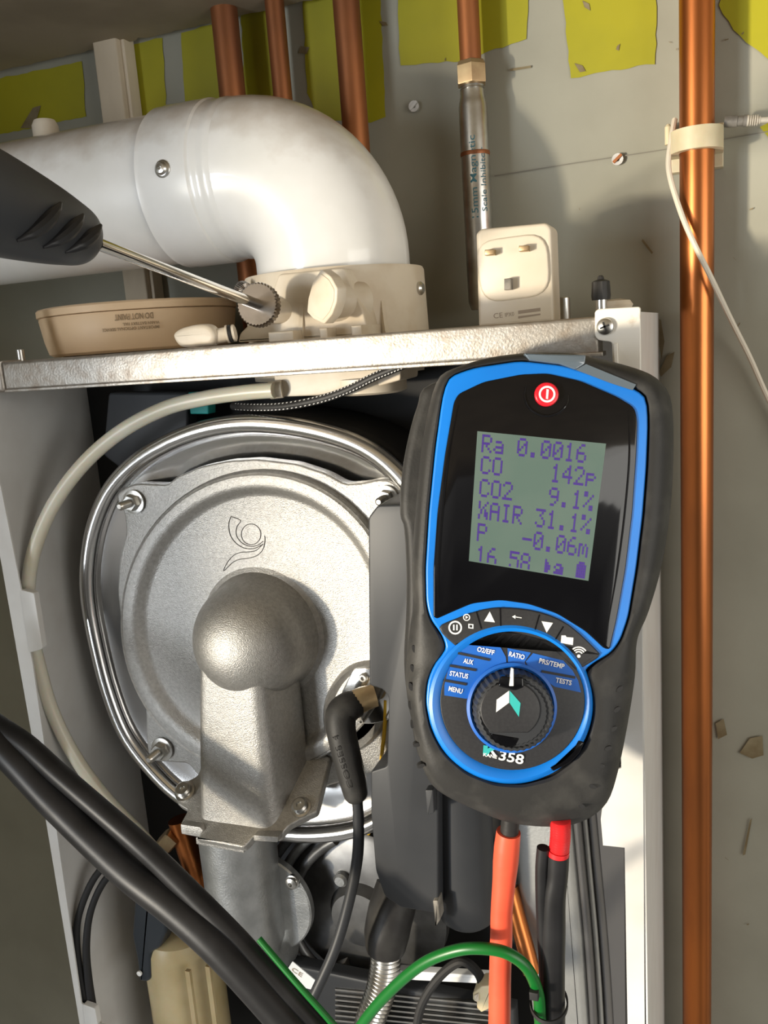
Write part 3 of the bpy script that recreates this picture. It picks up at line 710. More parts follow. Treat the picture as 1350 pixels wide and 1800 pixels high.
def stud(x, y, parent):
    c = P(x+4, y+2, YB-.001); k = mpp(x, y, YB); ax_ = V((0, -1, 0)); mb = MB()
    mb.lathe([(21*k, 0), (21*k, 3*k), (16*k, 4*k)], c, ax_, 28); n_ = build('washer', mb, 'zinc', parent)
    mb = MB(); mb.lathe([(15*k, 3*k), (15*k, 13*k), (13*k, 16*k), (9*k, 16*k)], c, ax_, 6); build('nut', mb, 'zinc', parent, sharp=20)
    mb = MB(); pf = []
    for i in range(9): pf += [(7.5*k, (15+3*i)*k), (6.5*k, (16.5+3*i)*k)]
    mb.lathe(pf+[(4*k, 43*k)], c, ax_, 16); build('stud', mb, 'zinc', parent, sharp=20)
for x, y in ((232, 880), (676, 872), (282, 1314)): stud(x, y, bc)
# electrode pocket: raised oval rim, bright fixing plate, screw
pk = crv(fb.px([(690, 1168), (650, 1162), (615, 1172), (588, 1200), (572, 1240), (576, 1290), (600, 1320), (640, 1312), (675, 1275), (700, 1220)]), 4, True)
if area(pk) < 0: pk = pk[::-1]
mb = MB(); mb.loft([[fb.pt(q.x, q.y, n_) for q in inset(pk, i_)] for i_, n_ in ((-.001, 0), (.0, -.003), (.0015, -.0046), (.003, -.003), (.0055, .0), (.009, .0006))]); build('electrode_pocket', mb, 'cast_alloy', bc)
mb = MB(); mb.prism(fb, rnd(fb.px([(625, 1172), (650, 1170), (672, 1180), (690, 1215), (690, 1260), (660, 1268), (625, 1268), (608, 1250), (603, 1215)]), .003), -.004, 0, .0006); ep = build('electrode_plate', mb, 'chrome', bc)
for x, y, r_ in ((640, 1190, 8), (636, 1266, 6)):
    c = P(x, y, YB-.004); k = r_*mpp(x, y, YB); mb = MB(); mb.lathe([(k, 0), (k, k*.7), (k*.8, k), (k*.45, k), (k*.42, k*.4)], c, YA, 18); build('screw', mb, 'zinc', ep)

# ------------------------------------------------------------------ ignition lead
il = thing('ignition_lead', 'black ignition lead with angled rubber boot clipped on the electrode', 'lead', P(630, 1235, .49))
pts = [P(x, y, Y) for x, y, Y in ((660, 1222, .490), (640, 1228, .486), (612, 1242, .478))]
k = mpp(620, 1240, .48)
mb = MB(); mb.tube(pts, [20*k, 22*k, 24*k], 20); build('brass_sleeve', mb, 'brass', il)
pts = [P(x, y, Y) for x, y, Y in ((628, 1236, .483), (612, 1243, .478), (600, 1256, .474), (600, 1285, .470), (610, 1330, .467), (620, 1370, .465), (626, 1398, .464), (628, 1406, .464))]
bo = crv(pts, 5); mb = MB(); mb.tube(bo, [24*k, 27*k, 28*k, 26*k, 25*k, 24*k, 21*k, 14*k], 22); bt = build('rubber_boot', mb, 'boot_rubber', il)
ftx = Fr(P(612, 1330, .467)-(R_WC @ V((0, 0, -1)))*(24*k), R_WC @ V((1, 0, 0)), R_WC @ V((0, 1, 0)))
mb = MB(); mb.text('COSSES', ftx, (620, 1384), (597, 1310), 9, 0, .0003); mb.text('4', ftx, (594, 1300), (592, 1292), 9, 0, .0003); build('embossed_text', mb, 'black_rubber', bt, recalc=False)
pts = [P(x, y, Y) for x, y, Y in ((626, 1390, .464), (630, 1440, .464), (628, 1510, .463), (612, 1590, .458), (588, 1670, .450), (552, 1750, .44), (515, 1830, .43))]
mb = MB(); mb.tube(crv(pts, 8), 10*k, 14); build('cable', mb, 'black_plastic', il)
# yellow wire
pts = [P(x, y, Y) for x, y, Y in ((678, 1230, .497), (676, 1280, .4965), (671, 1330, .4965), (668, 1400, .52), (645, 1470, .53), (610, 1492, .53), (575, 1484, .53), (550, 1470, .532))]
mb = MB(); mb.tube(crv(pts, 8), .0014, 8); single('yellow_wire', mb, 'yellow_wire', 'thin yellow wire looping under the burner cover and beside the notch', 'wire')

# ------------------------------------------------------------------ black air box
YS = .452; fs = FY(YS)
ab = thing('air_intake_box', 'black plastic air intake box between the burner cover and the gas analyser', 'air box', P(740, 1600, YS))
bo_ = [(647, 910), (664, 888), (760, 886), (770, 960), (770, 1606), (705, 1596), (676, 1576), (660, 1530), (652, 1430), (651, 1356), (680, 1347), (683, 1226), (673, 1212), (649, 1205)]
mb = MB(); mb.prism(fs, rnd(fs.px(bo_), .0022, 4), 0, .036, .0012); build('body', mb, 'black_plastic', ab)
c = P(816, 1500, .480); rr_ = 52*mpp(816, 1500, .48); zt2 = P(816, 1250, .48).z; zb2 = P(816, 1606, .48).z
mb = MB(); mb.lathe([(rr_*.8, zb2-.002), (rr_*.96, zb2+.001), (rr_, zb2+.006), (rr_*1.02, zt2)], (c.x, c.y, 0), UP, 40); build('rounded_shell', mb, 'black_plastic', ab)
mb = MB(); mb.prism(fs, rnd(fs.px([(752, 1380), (766, 1380), (768, 1420), (756, 1424)]), .001), -.006, .004, .0006); build('tab', mb, 'black_plastic', ab)
mb = MB(); mb.prism(fs, rnd(fs.px([(763, 1578), (772, 1578), (776, 1612), (768, 1624)]), .001), -.003, .006, .0006); build('clip', mb, 'grey_plug', ab)

# ------------------------------------------------------------------ gas mixing elbow below the flange
me_ = thing('mixing_elbow', 'dull grey cast mixing elbow hanging below the burner cover flange', 'elbow', P(430, 1660, .49))
ce = P(428, 1560, .492); re_ = 66*mpp(428, 1560, .492); 
zt3 = zf-.0065; zl3 = P(428, 1640, .492).z
mb = MB(); pts = [V((ce.x, ce.y, zt3)), V((ce.x, ce.y, (zt3+zl3)/2)), V((ce.x, ce.y, zl3)), V((ce.x+.004, ce.y+.010, zl3-.012)), V((ce.x+.008, ce.y+.024, zl3-.016))]
mb.tube(crv(pts, 8), [re_*1.02, re_, re_*1.0, re_*.96, re_*.9], 40); build('body', mb, 'cast_alloy_grey', me_)
cdk = P(462, 1588, .500); mb = MB(); rk = 93*mpp(462, 1588, .5); mb.lathe([(rk*.97, 0), (rk, .001), (rk, .006)], cdk, (0, 1, 0), 64); dk = build('disc_flange', mb, 'cast_alloy_grey', me_)
c = P(515, 1549, .4995); k = 12*mpp(515, 1549, .5); mb = MB(); mb.lathe([(k*1.1, -.001), (k*1.1, k*.3), (k*.9, k*.35), (k*.9, k*.8), (k*.5, k), (k*.3, k), (k*.25, k*.5)], c, YA, 20); build('screw', mb, 'zinc', dk)
mb = MB(); q = rnd(fz_.px([(330, 1440), (480, 1452), (520, 1425), (540, 1380), (360, 1370)]), .004); mb.prism(fz_, q, .0064, .0105, 0); build('top_flange', mb, 'cast_alloy_grey', me_)

# fan housing behind
fh = thing('fan_housing', 'dark cast fan housing half hidden behind the mixing elbow', 'fan', P(600, 1720, .53))
mb = MB(); c = P(640, 1600, .528); k = mpp(640, 1600, .528); mb.lathe([(150*k, .010), (150*k, .0), (140*k, -.003), (60*k, -.004), (50*k, -.012), (20*k, -.013)], c, (0, 1, 0), 56); build('volute', mb, 'cast_dark', fh)
for r_, yy, m_ in ((165, .520, 'cast_alloy_grey'), (138, .516, 'cast_dark'), (190, .523, 'cast_dark')):
    pts = [P(650+r_*math.cos(a), 1598+r_*.98*math.sin(a), yy) for a in [math.radians(x) for x in range(60, 250, 8)]]
    mb = MB(); mb.tube(pts, 9*k, 12); build('volute_rib', mb, m_, fh)
for x, y in ((600, 1545), (596, 1600), (640, 1725)):
    c = P(x, y, .522); mb = MB(); mb.lathe([(13*k, 0.006), (13*k, -.002), (9*k, -.004), (4*k, -.004)], c, (0, 1, 0), 18); build('boss', mb, 'cast_alloy_grey', fh)
mb = MB(); mb.prism(FY(.514), FY(.514).px([(585, 1700), (606, 1692), (625, 1740), (592, 1758), (560, 1762)]), 0, .006, .001); build('bracket', mb, 'zinc', fh)

# corrugated gas hose
gh = thing('corrugated_hose', 'corrugated stainless hose hanging from a black rubber cuff', 'hose', P(672, 1660, .49))
pts = crv([P(x, y, Y) for x, y, Y in ((678, 1655, .490), (677, 1700, .489), (668, 1745, .486), (652, 1790, .482), (640, 1840, .478))], 26)
k = mpp(670, 1700, .487); rads = [(27 if (i//2) % 2 else 23)*k for i in range(len(pts))]
mb = MB(); mb.tube(pts, rads, 24); build('bellows', mb, 'zinc', gh, sharp=80)
mb = MB(); mb.tube(crv([P(x, y, Y) for x, y, Y in ((700, 1560, .505), (688, 1600, .497), (680, 1640, .491), (678, 1668, .490))], 6), [40*k, 41*k, 40*k, 34*k], 26); build('rubber_cuff', mb, 'black_rubber', gh)

# cream silicone hose on the left
k = mpp(100, 900, .48)
pts = crv([P(x, y, Y) for x, y, Y in ((482, 686, .500), (430, 690, .500), (360, 700, .500), (290, 718, .498), (215, 757, .494), (150, 812, .489), (98, 880, .483), (64, 955, .477), (50, 1025, .473), (52, 1090, .472), (66, 1160, .474), (92, 1250, .478), (135, 1335, .482), (190, 1408, .487), (250, 1470, .492), (300, 1530, .500))], 8)
mb = MB(); mb.tube(pts, 12.5*k, 18)
single('silicone_hose', mb, 'tube_cream', 'translucent cream silicone hose curving down inside the left casing panel', 'hose')
# turret underside tray
tt = thing('condensate_tray', 'cream plastic tray and spout under the top rail', 'tray', P(590, 690, .52))
fty = FY(.508); mb = MB(); mb.prism(fty, rnd(fty.px([(480, 640), (706, 630), (704, 668), (640, 686), (600, 694), (484, 698)]), .0015), 0, .035, .001); build('tray', mb, 'cream_plastic', tt)
mb = MB(); a, b = P(486, 685, .506), P(458, 688, .503); mb.lathe([(.0058, -.004), (.0058, .004), (.0048, .006), (.0048, .011)], a, b-a, 20); build('spout', mb, 'cream_plastic', tt)
mb = MB(); c = P(652, 690, .528); mb.lathe([(.020, -.0005), (.024, .001), (.024, .010)], c, UP, 40); build('drain_disc', mb, 'cream_plastic', tt)
# braided cable
pts = crv([P(x, y, Y) for x, y, Y in ((410, 714, .52), (450, 716, .507), (500, 714, .501), (560, 703, .498), (610, 686, .496), (655, 664, .494), (700, 645, .492), (745, 628, .492))], 8)
k = mpp(600, 690, .496); mb = MB(); mb.tube(pts, 7.5*k, 14); bcab = thing('braided_cable', 'black braided cable flecked with white slung under the top rail', 'cable', pts[20])
build('sleeve', mb, 'black_rubber', bcab)
mb = MB(); n_ = len(pts)
for i in range(2, n_-2, 1):
    t = (pts[i+1]-pts[i-1]).normalized()
    for s_ in (.35, -.45):
        o2 = t.cross(V((0, -1, 0))).normalized(); rad_ = (V((0, -1, 0))*math.cos(s_*2)+o2*math.sin(s_*2)).normalized()
        a = pts[i]+rad_*(7.3*k); mb.bar(a-t*.0006+o2*.0002, a+t*.0006-o2*.0002, .0006, .0005, rad_)
build('white_flecks', mb, 'print_white', bcab)

# ------------------------------------------------------------------ lower left: trap, lever, nut, cables
ct = thing('condensate_trap', 'yellowed translucent condensate trap at the bottom left inside the casing', 'trap', P(330, 1800, .52))
c = P(328, 1720, .520); k = mpp(328, 1720, .52); z0_, z1_ = P(328, 1900, .52).z, P(328, 1625, .52).z
mb = MB(); mb.lathe([(66*k, z0_), (66*k, z1_-.012), (60*k, z1_-.004), (46*k, z1_)], (c.x, c.y, 0), UP, 40)
build('cup', mb, 'trap_plastic', ct)
for dx in (-30, 10, 46):
    a = P(328+dx, 1760, .520-.052*0-(66*k)*math.sqrt(max(0, 1-(dx/66)**2))); mb = MB(); mb.bar(V((a.x, a.y, z0_)), V((a.x, a.y, z1_-.014)), .004, .003, (0, 1, 0)); build('rib', mb, 'trap_plastic', ct)
lv = thing('valve_lever', 'dark plastic valve lever with a pale rivet above the condensate trap', 'lever', P(262, 1640, .49))
fl2 = FY(.488); mb = MB(); mb.prism(fl2, rnd(fl2.px([(236, 1580), (262, 1552), (292, 1600), (292, 1640), (280, 1668), (264, 1676), (264, 1722), (258, 1728), (244, 1726), (240, 1690), (231, 1645)]), .003), 0, .014, .003); build('handle', mb, 'lever_plastic', lv)
c = P(246, 1710, .487); mb = MB(); mb.lathe([(.0022, 0), (.0022, .0014), (.0012, .0018)], c, YA, 16); build('rivet', mb, 'print_white', lv)
bn = thing('brass_union', 'brass union nut on a short copper stub left of the mixing elbow', 'union', P(305, 1490, .525))
mb = MB(); a, b = P(285, 1470, .52), P(330, 1510, .525); k = mpp(300, 1490, .52); mb.lathe([(18*k, 0), (22*k, 3*k), (22*k, 24*k), (16*k, 27*k)], a, b-a, 6); build('hex_nut', mb, 'brass', bn, sharp=20)
mb = MB(); mb.tube(crv([P(x, y, Y) for x, y, Y in ((315, 1440, .53), (330, 1490, .53), (345, 1540, .53), (348, 1600, .535))], 6), 20*k, 20); build('copper_stub', mb, 'copper', bn)
for n_, pth in enumerate((((210, 1500, .494), (168, 1540, .480), (141, 1600, .470), (134, 1650, .4665), (140, 1710, .4665), (152, 1765, .467), (168, 1850, .468)),
                         ((224, 1510, .494), (184, 1548, .482), (160, 1600, .474), (152, 1655, .469), (154, 1710, .468), (162, 1770, .468), (178, 1850, .469)))):
    mb = MB(); mb.tube(crv([P(*q) for q in pth], 7), [.0028, .0028, .0028, .003, .0036, .0036], 12)
    single('black_cable', mb, 'black_matte', ('outer black cable hugging the left casing edge at bottom left', 'inner black cable arched beside the left casing edge at bottom left')[n_], 'cable', 'cables along the left panel')
mb = MB(); q = FY(.535); mb.prism(q, rnd(q.px([(190, 690), (330, 690), (330, 800), (220, 830), (180, 800)]), .003), 0, .012, .002)
single('control_module', mb, 'black_plastic', 'black module in the dark corner behind the cream hose', 'module')
mb = MB(); q = FY(.530); mb.prism(q, rnd(q.px([(330, 690), (366, 690), (366, 728), (334, 728)]), .001), 0, .01, .001)
single('wire_connector', mb, 'print_teal', 'dark teal wire connector behind the cream hose', 'connector')

# ------------------------------------------------------------------ bottom: ribbed control box, label, connector
cb = thing('control_box', 'black control box with grey cooling ribs at the bottom', 'control box', P(700, 1790, .50))
mb = MB(); mb.box((P(470, 1790, .5).x, .500, ZBOT-.1), (P(905, 1790, .5).x, .511, P(700, 1735, .500).z), .003); build('housing', mb, 'black_plastic', cb)
for i in range(8):
    a = P(590, 1738+9*i, .4995-.0006*i); b = P(870, 1766+9*i, .4995-.0006*i); mb = MB(); mb.bar(a, b, .0022, .0014, UP); build('rib', mb, 'zinc', cb)
mb = MB(); q = FY(.498); mb.prism(q, rnd(q.px([(700, 1706), (860, 1716), (860, 1730), (700, 1722)]), .0008), 0, .006, .0006); build('edge_strip', mb, 'label_paper', cb)
mb = MB(); q = FY(.468); mb.prism(q, rnd(q.px([(500, 1712), (514, 1690), (562, 1730), (556, 1742), (520, 1732)]), .0008), 0, .0006)
mb2 = MB(); mb2.text('CE', q, (512, 1706), (530, 1718), 9, -.0003)
lb = single('paper_label', mb, 'label_paper', 'small white paper label beside the black hoses under the elbow', 'label'); build('print', mb2, 'adapter_ink', lb, recalc=False)
wc = thing('wire_connector', 'beige wire connector left of the red tube near the bottom', 'connector', P(845, 1760, .45))
q = FY(.45); mb = MB(); mb.prism(q, rnd(q.px([(831, 1746), (846, 1734), (866, 1732), (864, 1772), (846, 1780), (838, 1772), (838, 1762), (831, 1758)]), .0008), 0, .012, .0008); build('shell', mb, 'clip_plastic', wc)
mb = MB(); mb.prism(q, rnd(q.px([(834, 1748), (842, 1744), (842, 1758), (835, 1758)]), .0005), -.0012, .001, .0003); build('latch', mb, 'cream_plastic', wc)
mb = MB(); mb.tube(crv([P(x, y, Y) for x, y, Y in ((850, 1740, .456), (840, 1710, .462), (810, 1690, .466), (770, 1720, .468), (740, 1770, .468), (730, 1830, .468))], 6), .003, 10); build('cable', mb, 'black_matte', wc)
mb = MB(); mb.tube(crv([P(x, y, Y) for x, y, Y in ((895, 1560, .50), (908, 1610, .495), (922, 1660, .49), (935, 1710, .485))], 6), .006, 16)
single('copper_pipe', mb, 'copper', 'short bright copper pipe slanting behind the red tube', 'pipe', 'copper pipes beside the boiler')

# expansion vessel on the right
fv = FY(.500)
ev = thing('expansion_vessel', 'pale grey expansion vessel with ribbed edge at the lower right inside the casing', 'vessel', P(1000, 1800, .5))
mb = MB(); mb.prism(fv, rnd(fv.px([(880, 1380), (1000, 1380), (1012, 1500), (1026, 1650), (1036, 1800), (1040, 1930), (948, 1930), (935, 1790), (918, 1650), (900, 1520)]), .004), 0, .04, .006, 4); build('shell', mb, 'vessel_paint', ev)
for off, m_, rr in ((8, 'vessel_rim', .0026), (20, 'vessel_paint', .0022), (34, 'vessel_rim', .004), (52, 'vessel_rim', .005)):
    mb = MB(); mb.tube(crv([P(x+off, y, .5+.0004*off) for x, y in ((1000, 1370), (1012, 1500), (1026, 1650), (1036, 1800), (1040, 1930))], 6), rr, 12); build('seam', mb, m_, ev)
fv2 = FY(.512); mb = MB(); mb.prism(fv2, fv2.px([(1030, 1370), (1096, 1370), (1100, 1930), (1070, 1930)]), 0, .02); build('back_shell', mb, 'vessel_rim', ev)

# ================================================================== GAS ANALYSER
ZA = .390; SA = ZA/F
UX, UY, FWD = R_WC @ V((1, 0, 0)), R_WC @ V((0, 1, 0)), R_WC @ V((0, 0, -1))
g = Fr(CAM+FWD*ZA, UX, UY)
ga = thing('gas_analyser', 'blue and black handheld flue gas analyser with lit screen and rotary dial', 'gas analyser', PD(920, 1450, ZA+.03))
boot_o = [(792, 650), (850, 631), (920, 621), (1000, 621), (1060, 632), (1125, 650), (1158, 668), (1178, 698), (1184, 760), (1180, 880), (1164, 990), (1140, 1075), (1120, 1125), (1116, 1190), (1102, 1280), (1084, 1365), (1066, 1412), (1030, 1441), (980, 1453), (900, 1447), (830, 1421), (768, 1388), (742, 1345), (722, 1260), (713, 1190), (720, 1110), (726, 1060), (724, 1000), (730, 900), (742, 780), (758, 700), (772, 664)]
blue_o = [(800, 657), (835, 645), (915, 633), (990, 641), (1060, 662), (1120, 684), (1138, 698), (1141, 740), (1138, 820), (1131, 910), (1120, 1000), (1106, 1085), (1092, 1126), (1076, 1148), (1045, 1166), (1028, 1180), (1040, 1215), (1043, 1250), (1034, 1295), (1010, 1335), (970, 1364), (920, 1378), (870, 1376), (822, 1358), (780, 1322), (757, 1280), (748, 1235), (752, 1195), (765, 1165), (786, 1142), (778, 1118), (756, 1088), (749, 1060), (748, 1000), (754, 900), (765, 790), (777, 700), (786, 668)]
def polar(poly, c, n=220):
    out = []; m = len(poly)
    for i in range(n):
        a = 2*math.pi*i/n; dx, dy = math.cos(a), math.sin(a); best = None
        for j in range(m):
            p, q = poly[j], poly[(j+1) % m]; ex, ey = q.x-p.x, q.y-p.y; den = dx*ey-dy*ex
            if abs(den) < 1e-12: continue
            t = ((p.x-c[0])*ey-(p.y-c[1])*ex)/den; u = ((p.x-c[0])*dy-(p.y-c[1])*dx)/den
            if t > 0 and -1e-9 <= u <= 1+1e-9 and (best is None or t > best): best = t
        out.append(V((c[0]+dx*best, c[1]+dy*best)))
    return out
pc = (930, 1060)
bo2 = polar(crv(boot_o, 4, True), pc); bl2 = polar(rnd(blue_o, 14, 4), pc)
mixp = lambda t, o_=0: [a*(1-t)+b*t for a, b in zip(bo2, bl2)]
def gr(pts, n): return [g.pt(q.x, q.y, n) for q in g.px(pts, n)]
shr = lambda pts, k_: [V((pc[0]+(p.x-pc[0])*k_, pc[1]+(p.y-pc[1])*k_)) for p in pts]
mb = MB(); mb.loft([gr(shr(bo2, .985), .044), gr(bo2, .040), gr(bo2, .016), gr(bo2, .011), gr(mixp(.10), .0065), gr(mixp(.28), .0028), gr(mixp(.5), .0010), gr(mixp(.75), .0004), gr(mixp(.9), .0008), gr(mixp(.97), .0020), gr(mixp(1.0), .006)], True, True)
boot = build('rubber_boot', mb, 'boot_rubber', ga)
rear = [(760, 672), (735, 710), (716, 780), (706, 850), (705, 905), (712, 930), (716, 1000), (716, 1080), (712, 1180), (722, 1260), (742, 1345), (800, 1390), (1000, 1430), (1060, 1380), (1100, 1180), (1130, 1000), (1160, 800), (1155, 700), (1100, 660), (900, 640)]
q = crv(g.px(rear, .026), 4, True); mb = MB(); mb.prism(g, q, .026, .045, .004); build('rear_boot', mb, 'boot_rubber', ga)
mb = MB()
q = polar(rnd(blue_o, 14, 4), pc)
mb.prism(g, inset([V((a.x, a.y)) for a in (g.px(q) if area(g.px(q)) > 0 else g.px(q)[::-1])], .0001), .0006, .012, .0012, 4)
face = build('blue_case', mb, 'blue_plastic', ga)
bez = rnd([(806, 692), (850, 671), (915, 658), (962, 656), (1020, 669), (1085, 697), (1116, 716), (1121, 740), (1119, 800), (1112, 900), (1100, 1000), (1084, 1090), (1072, 1142), (1062, 1140), (1030, 1110), (980, 1079), (930, 1062), (880, 1055), (830, 1061), (795, 1076), (768, 1088), (762, 1084), (762, 1000), (769, 900), (782, 800), (798, 706)], 10, 3)
mb = MB(); mb.prism(g, g.px(bez), -.0002, .004, .0007, 3); bz = build('screen_bezel', mb, 'gloss_black', ga)
# lens edge highlights are two thin raised glass beads
for pts in ([(1104, 722), (1106, 800), (1098, 900), (1085, 1000), (1068, 1100)], [(806, 712), (789, 800), (778, 900), (771, 1000), (770, 1066)]):
    q = crv(g.px(pts), 8); mb = MB(); mb.tube([g.pt(p.x, p.y, -.0001) for p in q], [.0002, .0005, .0005, .0005, .0002], 8); build('lens_edge', mb, 'gloss_black', bz)
TL, TR, BR, BL = [g.px([q])[0] for q in ((839, 758), (1065, 780), (1034, 1021), (824, 986))]
def scr(u, v, n): p = TL*(1-u)*(1-v)+TR*u*(1-v)+BR*u*v+BL*(1-u)*v; return g.pt(p.x, p.y, n)
mb = MB(); mb.loft([[scr(u, v, n_) for u, v in ((0, 0), (1, 0), (1, 1), (0, 1))] for n_ in (.001, -.0004)]); lcd = build('lcd_screen', mb, 'lcd_glass', ga)
GL = {'R': '1E11111E141211', 'a': '00000E010F110F', '0': '0E11131519110E', '.': '00000000000C0C', '1': '040C040404040E', '6': '0608101E11110E', 'C': '0E11101010110E',
      'O': '0E11111111110E', '4': '02060A121F0202', '2': '0E11010204081F', 'p': '00001E111E1010', '9': '0E11110F01020C', '%': '18190204081303', 'X': '1112140A0B1311', 'A': '0E11111F111111', 'I': '0E04040404040E',
      '3': '1F02040201110E', 'P': '1E11111E101010', '-': '0000001F000000', 'm': '00001A15151511', '5': '1F101E0101110E', '8': '0E11110E11110E',
      '>': '00080C0E0E0C08', 's': '00000E130F1F1F', '#': '0E1F1F1F1F1F1F'}
rows = [('Ra 0.0016 ', .02), ('CO    142p', .185), ('CO2   9.1%', .36), ('XAIR 31.1%', .53), ('P   -0.06m', .70), ('16 58 >s #', .872)]
mb = MB()
for txt, v0 in rows:
    for ci, ch in enumerate(txt):
        if ch == ' ': continue
        h = GL[ch]
        for r in range(7):
            b = int(h[2*r:2*r+2], 16)
            for c in range(5):
                if b >> (4-c) & 1:
                    u = .040+.0925*ci+c*.0158+(.018*v0); v = v0+r*.0198
                    if v > .985: continue
                    v2 = min(v+.0184, .999)
                    mb.quad(scr(u, v, -.00048), scr(u+.0144, v, -.00048), scr(u+.0144, v2, -.00048), scr(u, v2, -.00048))
build('lcd_text', mb, 'lcd_ink', lcd, recalc=False)
# power button
def gcirc(cx, cy, r, n=48): return g.px(circ(cx, cy, r, n=n))
mb = MB()
pts = [(925, 676), (922, 694), (928, 714), (944, 727), (963, 731), (982, 725), (996, 711), (999, 694)]
q = crv(g.px(pts), 6); mb.tube([g.pt(p.x, p.y, -.0002) for p in q], [.0002, .0006, .0006, .0006, .0006, .0002], 10); build('button_guard', mb, 'gloss_black', bz)
mb = MB(); mb.prism(g, gcirc(960, 694, 21), -.0022, .001, .0007); pbn = build('power_button', mb, 'button_red', ga)
mb = MB(); mb.ringprism(g, gcirc(960, 694, 14.5), gcirc(960, 694, 11), -.00235, -.0018)
mb.prism(g, g.px([(958, 702), (959, 685), (963, 686), (961.5, 703)]), -.00235, -.0018); build('power_symbol', mb, 'print_white', pbn)
# key pad
kp = [(772, 1104), (800, 1088), (850, 1071), (895, 1068), (950, 1076), (1000, 1098), (1050, 1144), (1053, 1152), (1046, 1160), (1016, 1177), (1006, 1172), (975, 1144), (930, 1121), (885, 1112), (845, 1118), (806, 1133), (797, 1132)]
mb = MB(); mb.prism(g, rnd(g.px(crv(kp, 3, True)), .0004, 1), -.0004, .004, .0008, 3); pad = build('key_pad', mb, 'dial_black', ga)
mb = MB()
for a, b in (((837, 1074), (846, 1105)), ((879, 1068), (880, 1100)), ((948, 1080), (939, 1111)), ((990, 1101), (973, 1129))):
    A, B = g.px([a, b]); mb.bar(g.pt(A.x, A.y, -.0004), g.pt(B.x, B.y, -.0004), .0005, .0004, FWD)
build('key_groove', mb, 'gloss_black', pad)
n0 = -.0006; mb = MB(); fl3 = lambda pts: mb.prism(g, g.px(pts, n0), n0, n0+.0003)
mb.ringprism(g, gcirc(800, 1103, 12), gcirc(800, 1103, 9.2), n0, n0+.0003)
fl3([(796.5, 1098), (799, 1098), (799, 1108), (796.5, 1108)]); fl3([(802, 1098), (804.5, 1098), (804.5, 1108), (802, 1108)])
mb.ringprism(g, gcirc(820, 1085, 6.2, 32), gcirc(820, 1085, 4.6, 32), n0, n0+.0003); fl3([(818.5, 1082), (823, 1085), (818.5, 1088)])
A = [(823, 1096), (832, 1097), (832, 1105), (823, 1104)]; B = [(825, 1098), (830, 1098.6), (830, 1103), (825, 1102.4)]
mb.ringprism(g, g.px(A), g.px(B), n0, n0+.0003)
fl3([(861, 1075), (870, 1094), (851, 1092)]); fl3([(952, 1092), (972, 1095), (961, 1112)])
fl3([(900, 1084), (906, 1081), (906, 1088)]); fl3([(905, 1083.6), (917, 1085.5), (917, 1086.8), (905, 1085)])
fl3([(987, 1117), (994, 1117), (996, 1120), (1008, 1121), (1007, 1134), (986, 1130)])
mb.prism(g, gcirc(1017, 1153, 3, 20), n0, n0+.0003)
for r in (7.5, 11.5, 15.5):
    A = [V((1017+(r+1.1)*math.sin(a), 1153-(r+1.1)*math.cos(a))) for a in [-.72+1.7*i/12 for i in range(13)]]; B = [V((1017+(r-1.1)*math.sin(a), 1153-(r-1.1)*math.cos(a))) for a in [-.72+1.7*i/12 for i in range(13)]]
    fl3(A+B[::-1])
build('key_symbols', mb, 'print_white', pad)
# dial plate with its blue label zones
dcx, dcy = 899, 1237
mb = MB(); mb.prism(g, g.px(circ(dcx+2, dcy-4, 127, 121, 80)), 0, .004, .0003); dial = build('dial_plate', mb, 'dial_black', ga)
mb = MB(); ring_o, ring_m, ring_i = [circ(dcx+(-2+2*k_), dcy-k_*1, 146-19*k_, 141-20*k_, 96) for k_ in (0, .5, 1)]
mb.loft([gr(ring_o, .003), gr(circ(dcx-2, dcy, 143, 138, 96), -.0004), gr(circ(dcx-1, dcy, 138, 133, 96), -.0012), gr(circ(dcx+1, dcy-2, 131, 126, 96), -.0006), gr(circ(dcx+2, dcy-3, 126, 120, 96), .0006)], False, False)
build('dial_ring', mb, 'blue_plastic', ga)
n1 = -.0003; mb = MB()
lab = [(781, 1222), (781, 1205), (787, 1180), (797, 1161), (812, 1143), (829, 1131), (880, 1138), (889, 1155), (890, 1166), (820, 1228)]
mb.prism(g, g.px(lab), n1, n1+.0004)
mb.prism(g, g.px([(892, 1139), (933, 1147), (922, 1163), (924, 1172), (893, 1166), (893, 1156)]), n1, n1+.0004)
mb.prism(g, g.px([(937, 1148), (990, 1161), (1006, 1178), (1016, 1196), (1021, 1217), (975, 1207), (930, 1175), (924, 1163)]), n1, n1+.0004)
build('dial_labels', mb, 'label_blue', dial)
n2 = -.00055; mb = MB()
for a, b, w_ in (((805, 1148), (861, 1160), 4.2), ((791, 1170), (837, 1178), 4.2), ((781, 1196), (820, 1203), 4.2), ((952, 1180), (1011, 1191), 4.2)):
    A, B = g.px([a, b], n2); mb = MB(); mb.bar(g.pt(A.x, A.y, n2), g.pt(B.x, B.y, n2), w_*SA, .0003, FWD); build('label_slot', mb, 'dial_black', dial)
mb = MB()
for t, a, b in (('O2/EFF', (838, 1144.5), (868, 1151.5)), ('AUX', (814, 1165), (831, 1168.5)), ('STATUS', (790, 1187), (822, 1193)), ('MENU', (788, 1214), (812, 1219.5)), ('RATIO', (894, 1153), (921, 1159.5)), ('PRS/TEMP', (947, 1165), (991, 1175.5)), ('TESTS', (976, 1199), (1004, 1204.5))):
    mb.text(t, g, a, b, 8.5, -.0006, .0001, bold=.022)
build('dial_print', mb, 'print_white', dial, recalc=False); mb = MB()
